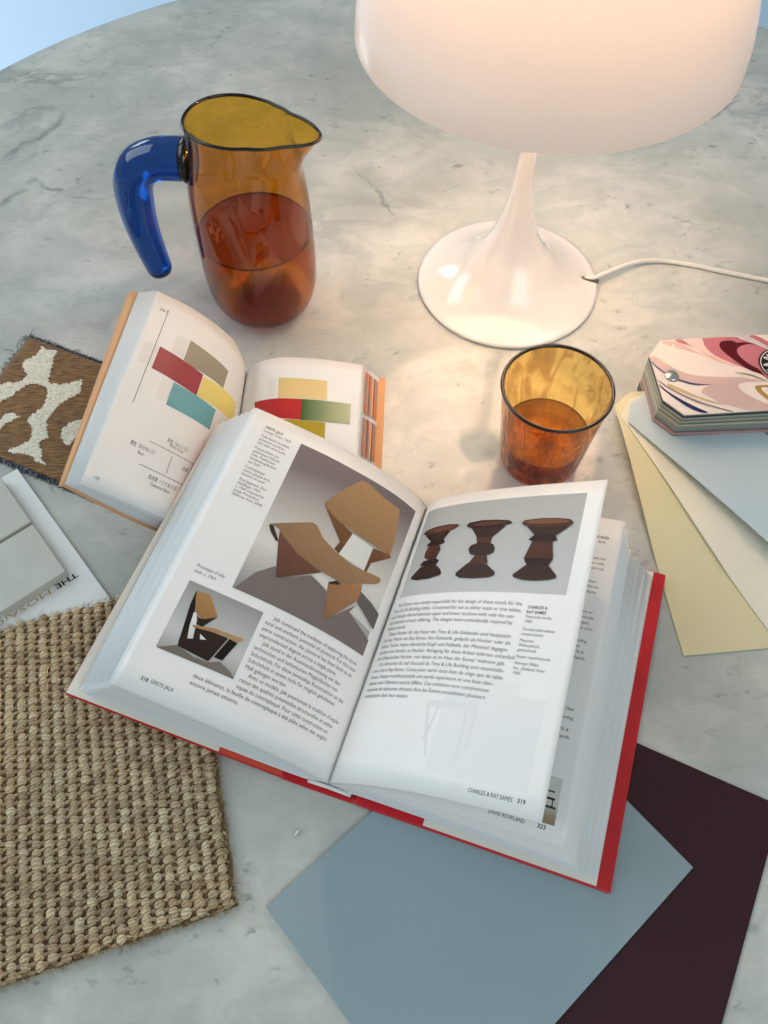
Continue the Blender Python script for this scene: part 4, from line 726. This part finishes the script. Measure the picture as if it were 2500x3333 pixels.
def knuckle(cx, cy, cz, ax, ay, az, rot, twist, col, ns):
    global off
    env = np.sin(np.pi*(UU*.94+.03))**.62
    ridge = 1+.13*np.sin(ns*PP+twist*UU*7.0)+.05*np.sin((2*ns+1)*PP+twist*UU*12)
    x = (UU-.5)*2*ax; y = env*ay*np.cos(PP)*ridge; z = env*az*np.sin(PP)*ridge
    cr_, sr_ = math.cos(rot), math.sin(rot); X_ = x*cr_-y*sr_; Y_ = x*sr_+y*cr_
    g = np.stack([X_.ravel(), Y_.ravel(), z.ravel()], 1)
    w = np.empty_like(g); w[:, :2] = mp(0, 0)+np.outer(g[:, 0], m1)+np.outer(g[:, 1], m2)+(-m1*cx+m2*cy); w[:, 2] = g[:, 2]+cz
    Vs.append(w); Fs.append(base_f+off); off += len(w); Cs.append(np.tile(np.array(col)*1.0, (len(w), 1))*(.93+.24*np.sin(ns*PP+twist*UU*7).ravel())[:, None])  # groove shade put into the colour, darker between the strand ridges
for i in range(ncol):
    ph_ = .5*(i % 2)+rng.normal(0, .08)
    for j in range(nrow):
        cx = (i+.5)*CW+rng.normal(0, .00022); cy = (j+.35+ph_*.9)*RW+rng.normal(0, .00025)
        if cy > HM: continue
        col = np.array(cols[rng.integers(len(cols))])*rng.uniform(.90, 1.12)
        knuckle(cx, cy, .0058+rng.normal(0, .0003), .00270*rng.uniform(.88, 1.12), .00262*rng.uniform(.84, 1.12), .0023*rng.uniform(.85, 1.1), R(rng.normal(-19, 8)), rng.choice([.9, 1.1, 1.3]), col, int(rng.integers(5, 7)))
        # binding weft in the gap between two columns
        c2 = np.array(lin((190, 164, 130)))*rng.uniform(.75, 1.2)
        knuckle((i+1)*CW+rng.normal(0, .0002), cy+rng.normal(-.0018, .0003), .0058, .0026, .00085, .0008, R(rng.normal(6, 6)), .3, c2, 2)
    for j in range(int(nrow/1.5)):
        knuckle((i+1)*CW, (j+.5)*RW*1.5, .0047, .0026, .0007, .0006, R(90+rng.normal(0, 5)), .3, np.array(lin((160, 132, 98)))*rng.uniform(.7, 1.1), 2)
mesh('weave', np.vstack(Vs), np.vstack(Fs), M['jute'], mat_, True, np.clip(np.vstack(Cs), 0, 1))
fb = MB()
def fibre(x, y, z, l, a, curl, col, r=.00011, lift=.4):
    pts = []; px, py, pz = x, y, z; aa = a; n_ = 9; el = rng.uniform(-.1, lift)
    for k in range(n_):
        pts.append((px, py, max(.0006, pz))); st = l/n_; px += math.cos(aa)*st; py += math.sin(aa)*st; pz += st*el; el -= .12; aa += curl*rng.uniform(.4, 1.6)
    V, F = tube(pts, np.linspace(r, r*.5, n_), 4); fb.add(V, F, col)
for k in range(650):
    a, b_ = rng.uniform(0, WM), rng.uniform(0, HM); q = mp(a, b_); fibre(q[0], q[1], .0078, rng.uniform(.002, .010), rng.uniform(0, 6.28), rng.normal(0, .28), lin((226, 212, 176)) if rng.random() < .6 else lin((160, 134, 96)), .00015)
for k in range(1500):
    s_ = rng.integers(0, 3); 
    if s_ == 0: q = mp(rng.uniform(0, WM), -.0008); a = R(-76)+rng.normal(0, .6)
    elif s_ == 1: q = mp(-.0008, rng.uniform(0, HM)); a = R(14)+rng.normal(0, .6)
    else: q = mp(rng.uniform(0, WM), HM+.0006); a = R(104)+rng.normal(0, .6)
    fibre(q[0], q[1], rng.uniform(.001, .006), rng.uniform(.0012, .0048), a, rng.normal(0, .25), [lin((196, 178, 140)), lin((170, 150, 112)), lin((150, 130, 94))][rng.integers(3)], .00013, .2)
fb.build('loose_fibres', M['yarn'], mat_)
# shaggy bound edges
eb = MB()
for side in (0, 1):
    n_ = 150 if side == 0 else 130
    for k in range(n_):
        t = (k+rng.uniform(0, 1))/n_
        if side == 0: q = mp(t*WM, .0006+rng.normal(0, .0004)); a = R(17)+rng.normal(0, .45)
        else: q = mp(.0007+rng.normal(0, .0004), t*HM); a = R(100)+rng.normal(0, .5)
        l_ = rng.uniform(.0025, .0045); d = np.array([math.cos(a), math.sin(a)])*l_/2; z = rng.uniform(.002, .0066)
        V, F = tube([(*(q-d), z-.0006), (*(q-d*.4), z+.0002), (*(q+d*.4), z+.0002), (*(q+d), z-.0006)], [.0003, .0008, .0008, .0003], 6)
        eb.add(V, F, tuple(np.array([lin((176, 154, 116)), lin((150, 126, 92)), lin((188, 172, 136)), lin((138, 108, 76))][rng.integers(4)])*rng.uniform(.8, 1.1)))
eb.build('bound_edge', M['jute'], mat_)

# ------------------------------------------------------------------ patterned fabric swatch
fab = thing('fabric_swatch', 'frayed brown ribbed fabric swatch with cream patches and blue edging', 'fabric')
A0 = np.array([-.2765, .4523]); A1 = np.array([-.162, .4005]); A2 = np.array([-.1985, .304]); A3 = np.array([-.313, .355])
def fpnt(u_, v_): return (A0*(1-u_)+A1*u_)*(1-v_)+(A3*(1-u_)+A2*u_)*v_
mfab, t, b = newmat('brown_rib_pile'); L = t.links.new
tcn = nd(t, 'ShaderNodeTexCoord'); mpn = nd(t, 'ShaderNodeMapping'); mpn.inputs['Rotation'].default_value = (0, 0, R(20)); mpn.inputs['Scale'].default_value = (34, 330, 1); L(tcn.outputs['Object'], mpn.inputs[0])
no = nd(t, 'ShaderNodeTexNoise'); no.inputs['Scale'].default_value = 3.2; no.inputs['Detail'].default_value = 5; L(mpn.outputs[0], no.inputs['Vector'])
crn = nd(t, 'ShaderNodeValToRGB'); crn.color_ramp.elements[0].position = .34; crn.color_ramp.elements[0].color = (*lin((70, 45, 20)), 1); crn.color_ramp.elements[1].position = .66; crn.color_ramp.elements[1].color = (*lin((156, 114, 62)), 1)
L(no.outputs['Fac'], crn.inputs[0]); L(crn.outputs[0], b.inputs['Base Color']); b.inputs['Roughness'].default_value = .8; b.inputs['Sheen Weight'].default_value = .25
bp = nd(t, 'ShaderNodeBump'); bp.inputs['Strength'].default_value = .9; bp.inputs['Distance'].default_value = .0008; L(no.outputs['Fac'], bp.inputs['Height']); L(bp.outputs[0], b.inputs['Normal'])
n_ = 40; V = []; F = []
for j in range(n_+1):
    for i in range(n_+1):
        q = fpnt(i/n_, j/n_); e = min(i, j, n_-i, n_-j) == 0
        V.append((q[0]+(rng.normal(0, .0005) if e else 0), q[1]+(rng.normal(0, .0005) if e else 0), .0008 if e else .0024+.0003*math.sin(i*.7)*math.cos(j*.5)))
F = [(j*(n_+1)+i, (j+1)*(n_+1)+i, (j+1)*(n_+1)+i+1, j*(n_+1)+i+1) for j in range(n_) for i in range(n_)]
o = mesh('brown_pile', V, F, mfab, fab); sm = o.modifiers.new('thick', 'SOLIDIFY'); sm.thickness = .0012; sm.offset = 0
def inside(p, P_):
    c = False; j = len(P_)-1
    for i in range(len(P_)):
        if (P_[i][1] > p[1]) != (P_[j][1] > p[1]) and p[0] < (P_[j][0]-P_[i][0])*(p[1]-P_[i][1])/(P_[j][1]-P_[i][1])+P_[i][0]: c = not c
        j = i
    return c
cm = MB(); stp = .00165
ico = [(0, 0, 1), (.89, 0, .45), (.28, .85, .45), (-.72, .53, .45), (-.72, -.53, .45), (.28, -.85, .45), (1, .3, -.2), (.1, 1, -.2), (-.95, .4, -.2), (-.7, -.8, -.2), (.5, -.9, -.2)]
icf = [(0, 1, 2), (0, 2, 3), (0, 3, 4), (0, 4, 5), (0, 5, 1), (1, 6, 2), (2, 6, 7), (2, 7, 3), (3, 7, 8), (3, 8, 4), (4, 8, 9), (4, 9, 5), (5, 9, 10), (5, 10, 1), (1, 10, 6)]
ra = R(-22)
for i in range(-10, 90):
    for j in range(-5, 75):
        uu_, vv_ = i*stp, j*stp*.8+(i % 2)*stp*.4; q = A0+np.array([math.cos(ra)*uu_+math.sin(ra)*vv_, math.sin(ra)*uu_-math.cos(ra)*vv_])+rng.normal(0, .00015, 2)
        # stay on the cloth
        if not inside(q, [tuple(A0), tuple(A1), tuple(A2), tuple(A3)]): continue
        if not any(inside(q, P_) for P_ in CREAM): continue
        r = stp*.66*rng.uniform(.85, 1.1); h = .0010*rng.uniform(.7, 1.2); c = tuple(np.array(lin((238, 235, 220)))*rng.uniform(.82, 1.08))
        aa = rng.uniform(0, 6.28); ca_, sa_ = math.cos(aa), math.sin(aa)
        cm.add([(q[0]+r*(x*ca_-y*sa_)*1.15, q[1]+r*(x*sa_+y*ca_)*.85, .0031+h*z) for x, y, z in ico], icf, c)
cm.build('cream_loops', M['yarn'], fab)
fg = MB(); fb = MB()
def fringe(Pa, Pb, out, n, cols_, l0, l1, spread=.5):
    for k in range(n):
        q = Pa+(Pb-Pa)*rng.uniform(0, 1)+rng.normal(0, .0005, 2); a = out+rng.normal(0, spread)
        fibre(q[0], q[1], rng.uniform(.0008, .003), rng.uniform(l0, l1), a, rng.normal(0, .15), cols_[rng.integers(len(cols_))], .00028, .15)
bluec = [lin((54, 64, 84)), lin((88, 100, 118)), lin((40, 46, 62)), lin((170, 174, 172)), lin((60, 70, 96))]
fringe(A0, A1, R(66), 900, bluec, .0012, .0032, .5); fringe(A3, A2, R(-114), 1100, bluec, .0015, .0045, .6)
fringe(A0, A0+(A1-A0)*.2, R(66), 40, [lin((215, 215, 205))], .003, .006, .3)
fringe(A2, A2+(A1-A2)*.15, R(-40), 110, [lin((40, 44, 58)), lin((200, 200, 190)), lin((70, 60, 50))], .003, .007, .5)
fringe(A0, A3, R(156), 60, [lin((90, 98, 104)), lin((120, 110, 90))], .003, .008, .5)
fb.build('frayed_edge', M['yarn'], fab)
fb = MB()
for q, l_, a, cu in (((-.2765, .4523), .012, R(75), .05), ((-.283, .441), .013, R(118), -.1), ((-.286, .437), .010, R(140), .1), ((-.2350, .3215), .016, R(-75), .06), ((-.2775, .4480), .010, R(95), .1)):
    fb = MB(); fibre(q[0], q[1], .002, l_, a, cu, lin((170, 172, 160)) if a < 0 else lin((88, 98, 104)), .00028, .25)
    fb.build('loose_thread', M['yarn'], fab)

# ------------------------------------------------------------------ paint fan deck
deck = thing('colour_fan_deck', 'riveted paint colour fan deck with a marbled pink cover, pale cards fanned out', 'fan deck')
RV = np.array([.2008, .3795]); HW = .0338; LN = .200; LE = .0108; CH = .0112
def card(mb, ang, z, th, col, bend=0, wj=0, zf=None, fl=.0004):
    d = np.array([math.cos(ang), math.sin(ang)]); nn = np.array([-d[1], d[0]]); hw = HW+wj
    x0, x1 = -LE, LN-LE; prof = [(x0+CH, -hw), (x1-0, -hw), (x1, hw), (x0+CH, hw), (x0, hw-CH*1.25), (x0, -hw+CH*1.25)]
    zz = zf or (lambda x: z-bend*max(0, x-.01)**1.6)
    # long sides cut so that a card may bend
    ns = 14; xs = [x0+CH+(x1-x0-CH)*k/ns for k in range(ns+1)]
    low = [(x, -hw) for x in xs]; hig = [(x, hw) for x in reversed(xs)]; P_ = low+hig+prof[4:]
    k = len(P_); V = []
    for dz in (0, th):
        for x, y in P_: q = RV+d*x+nn*y; V.append((q[0], q[1], max(fl, zz(x))+dz))
    F = [(i, (i+1) % k, k+(i+1) % k, k+i) for i in range(k)]
    for i in range(ns):
        a, b_ = i, i+1; c, e = 2*ns+1-i-1, 2*ns+1-i; F.append((k+a, k+b_, k+c, k+e)); F.append((e, c, b_, a))
    F.append((k+0, k+2*ns+1, k+2*ns+2, k+2*ns+3)); F.append((2*ns+3, 2*ns+2, 2*ns+1, 0))
    mb.add(V, F, col)
rd = random.Random(11)
pal_low = [(70, 86, 76), (48, 66, 84), (90, 110, 90), (120, 130, 120), (40, 58, 60), (150, 150, 130), (58, 80, 100), (84, 92, 60)]
mb = MB()
for k in range(20): card(mb, R(2.0+.05*k), .0006+.00046*k, .00040, lin(rd.choice(pal_low)) if k > 1 else lin((225, 222, 210)), wj=rd.uniform(-.0002, .0002))
mb.build('lower_cards', M['card'], deck, False)
pale = [('fanned_card', R(-84.7), .0100, .0104, (212, 206, 170), .30), ('fanned_card', R(-66.5), .0106, .0110, (226, 222, 206), .24), ('fanned_card', R(-53.4), .0135, .0, (178, 196, 206), .0)]
for nm, a, z, th_, c, be in pale:
    mb = MB(); card(mb, a, z, .0005, lin(c), bend=be, fl=.0004 if be > .28 else .0016, zf=(None if be else (lambda x: .0125+.0035*math.sin(min(1, max(0, x)/.12)*1.57)))); o = mb.build(nm, M['card'], deck, False)
    o['label'] = {(212, 206, 170): 'buttery yellow card fanned towards the red book', (226, 222, 206): 'cream card between the yellow and the pale blue card', (178, 196, 206): 'pale blue card, uppermost of the three fanned out'}[c]
mb = MB(); z = .0142; k = 0
def seq(z):
    f = (z-.0142)/(.0376-.0142)
    if f < .05: return rd.choice([(60, 62, 60), (196, 170, 170)])
    if f < .20: return rd.choice([(196, 158, 150), (176, 150, 150), (186, 172, 176), (150, 96, 92), (204, 180, 170)])
    if f < .32: return rd.choice([(170, 178, 184), (150, 160, 168), (120, 126, 124), (60, 60, 58)])
    if f < .88: return rd.choice([(178, 186, 180), (164, 172, 166), (190, 190, 170), (176, 170, 144), (150, 158, 150), (132, 138, 130), (186, 198, 200), (160, 152, 128), (200, 200, 184), (110, 116, 108)])
    return rd.choice([(40, 48, 46), (50, 60, 58), (120, 130, 126), (60, 72, 70)])
while z < .0374:
    c = seq(z); f = (z-.0142)/(.0376-.0142)
    card(mb, R(4.0-2.2*(1-f)**1.5)+rd.gauss(0, .0012), z, .00036, lin(c), wj=rd.uniform(-.00025, .00025)); z += .00044; k += 1
mb.build('upper_cards', M['card'], deck, False)
mb = MB(); card(mb, R(3.9), .0375, .0006, lin((226, 214, 206))); mb.build('cover_card', M['card'], deck, False)
pr_ = MB(); flat = lambda x, y, off=0: (RV[0]+x, RV[1]+y, .0382+off)
d_ = np.array([math.cos(R(3.9)), math.sin(R(3.9))]); n2_ = np.array([-d_[1], d_[0]])
cardpoly = [tuple(d_*x+n2_*y) for x, y in ((-LE+CH, -HW), (LN-LE, -HW), (LN-LE, HW), (-LE+CH, HW), (-LE, HW-CH*1.25), (-LE, -HW+CH*1.25))]
def clip(P_, C_):
    out = P_
    for i in range(len(C_)):
        a, b_ = np.array(C_[i]), np.array(C_[(i+1) % len(C_)]); inp = out; out = []
        sd_ = lambda p: (b_[0]-a[0])*(p[1]-a[1])-(b_[1]-a[1])*(p[0]-a[0])
        for j in range(len(inp)):
            p, q = np.array(inp[j]), np.array(inp[(j+1) % len(inp)]); sp, sq_ = sd_(p)-1e-6, sd_(q)-1e-6
            if sp >= 0: out.append(tuple(p))
            if (sp >= 0) != (sq_ >= 0): out.append(tuple(p+(q-p)*sp/(sp-sq_)))
        if not out: return []
    return out
for k, (P_, c) in enumerate(DECK):
    sm_ = smooth_closed(P_); cl = clip(sm_, cardpoly)
    if len(cl) > 2: poly_on(pr_, flat, cl, lin(c), .00002*(k+1), 1)
# far part of the cover, out of the picture: more swirls in the same colours
for k in range(6):
    x = .10+.014*k; poly_on(pr_, flat, clip(smooth_closed([(x, -.02+.006*(k % 3)), (x+.03, -.016), (x+.06, .012), (x+.02, .018), (x-.006, .006)]), cardpoly), lin([(194, 168, 164), (182, 112, 122), (224, 214, 205), (84, 8, 20), (188, 172, 132), (228, 196, 188)][k]), .0005+.00002*k, 1)
pr_.build('marbled_print', M['print'], deck, False)
lc = np.array([.0784, .0100]); lg = MB(); rl = .0152
def disc(mb, r0, r1, z, col, n=72):
    V = []; 
    for k in range(n): a = 2*math.pi*k/n; V += [flat(lc[0]+r0*math.cos(a), lc[1]+r0*math.sin(a), z), flat(lc[0]+r1*math.cos(a), lc[1]+r1*math.sin(a), z)]
    mb.add(V, [(2*k, 2*k+1, (2*((k+1) % n))+1, 2*((k+1) % n)) for k in range(n)], col)
disc(lg, .00001, rl, .00075, lin((18, 18, 20))); disc(lg, rl*.885, rl*.925, .00080, lin((232, 228, 220))); disc(lg, rl*.50, rl*.53, .00080, lin((232, 228, 220)))
txt = 'FARROW & BALL'; ia = txt.index('&')
for k, ch in enumerate(txt):
    if ch == ' ': continue
    Vg, Fg = glyphs(ch, True); cxg = (Vg[:, 0].max()+Vg[:, 0].min())/2; a = math.pi-R(15.5)*(k-ia)-(R(4) if k > ia else (-R(4) if k < ia else 0))
    er = np.array([math.cos(a), math.sin(a)]); et = np.array([math.sin(a), -math.cos(a)]); s_ = .0049
    lg.add([flat(*(lc+er*(rl*.585+v[1]*s_)+et*((v[0]-cxg)*s_)), .00082) for v in Vg], Fg, lin((236, 232, 224)))
lg.build('round_logo', M['print'], deck, False)
V, F = lathe([(.0049, .0382), (.0050, .0390), (.0046, .0398), (.0030, .0404), (.0001, .0406)], 40, (*RV, 0)); mesh('rivet', V, F, M['steel'], deck)

# a scrap of white lint and small dark crumbs on the marble
lint = MB(); V, F = tube([(-.0500, .0835, .0008), (-.0485, .0855, .0016), (-.0478, .0862, .0009), (-.0470, .0880, .0007)], [.0003, .0006, .0005, .0002], 6); lint.add(V, F)
tag(lint.build('lint', M['paper']), 'tiny white scrap of lint on the marble below the book spine', 'lint')

COL.objects.unlink(_to); bpy.data.objects.remove(_to)
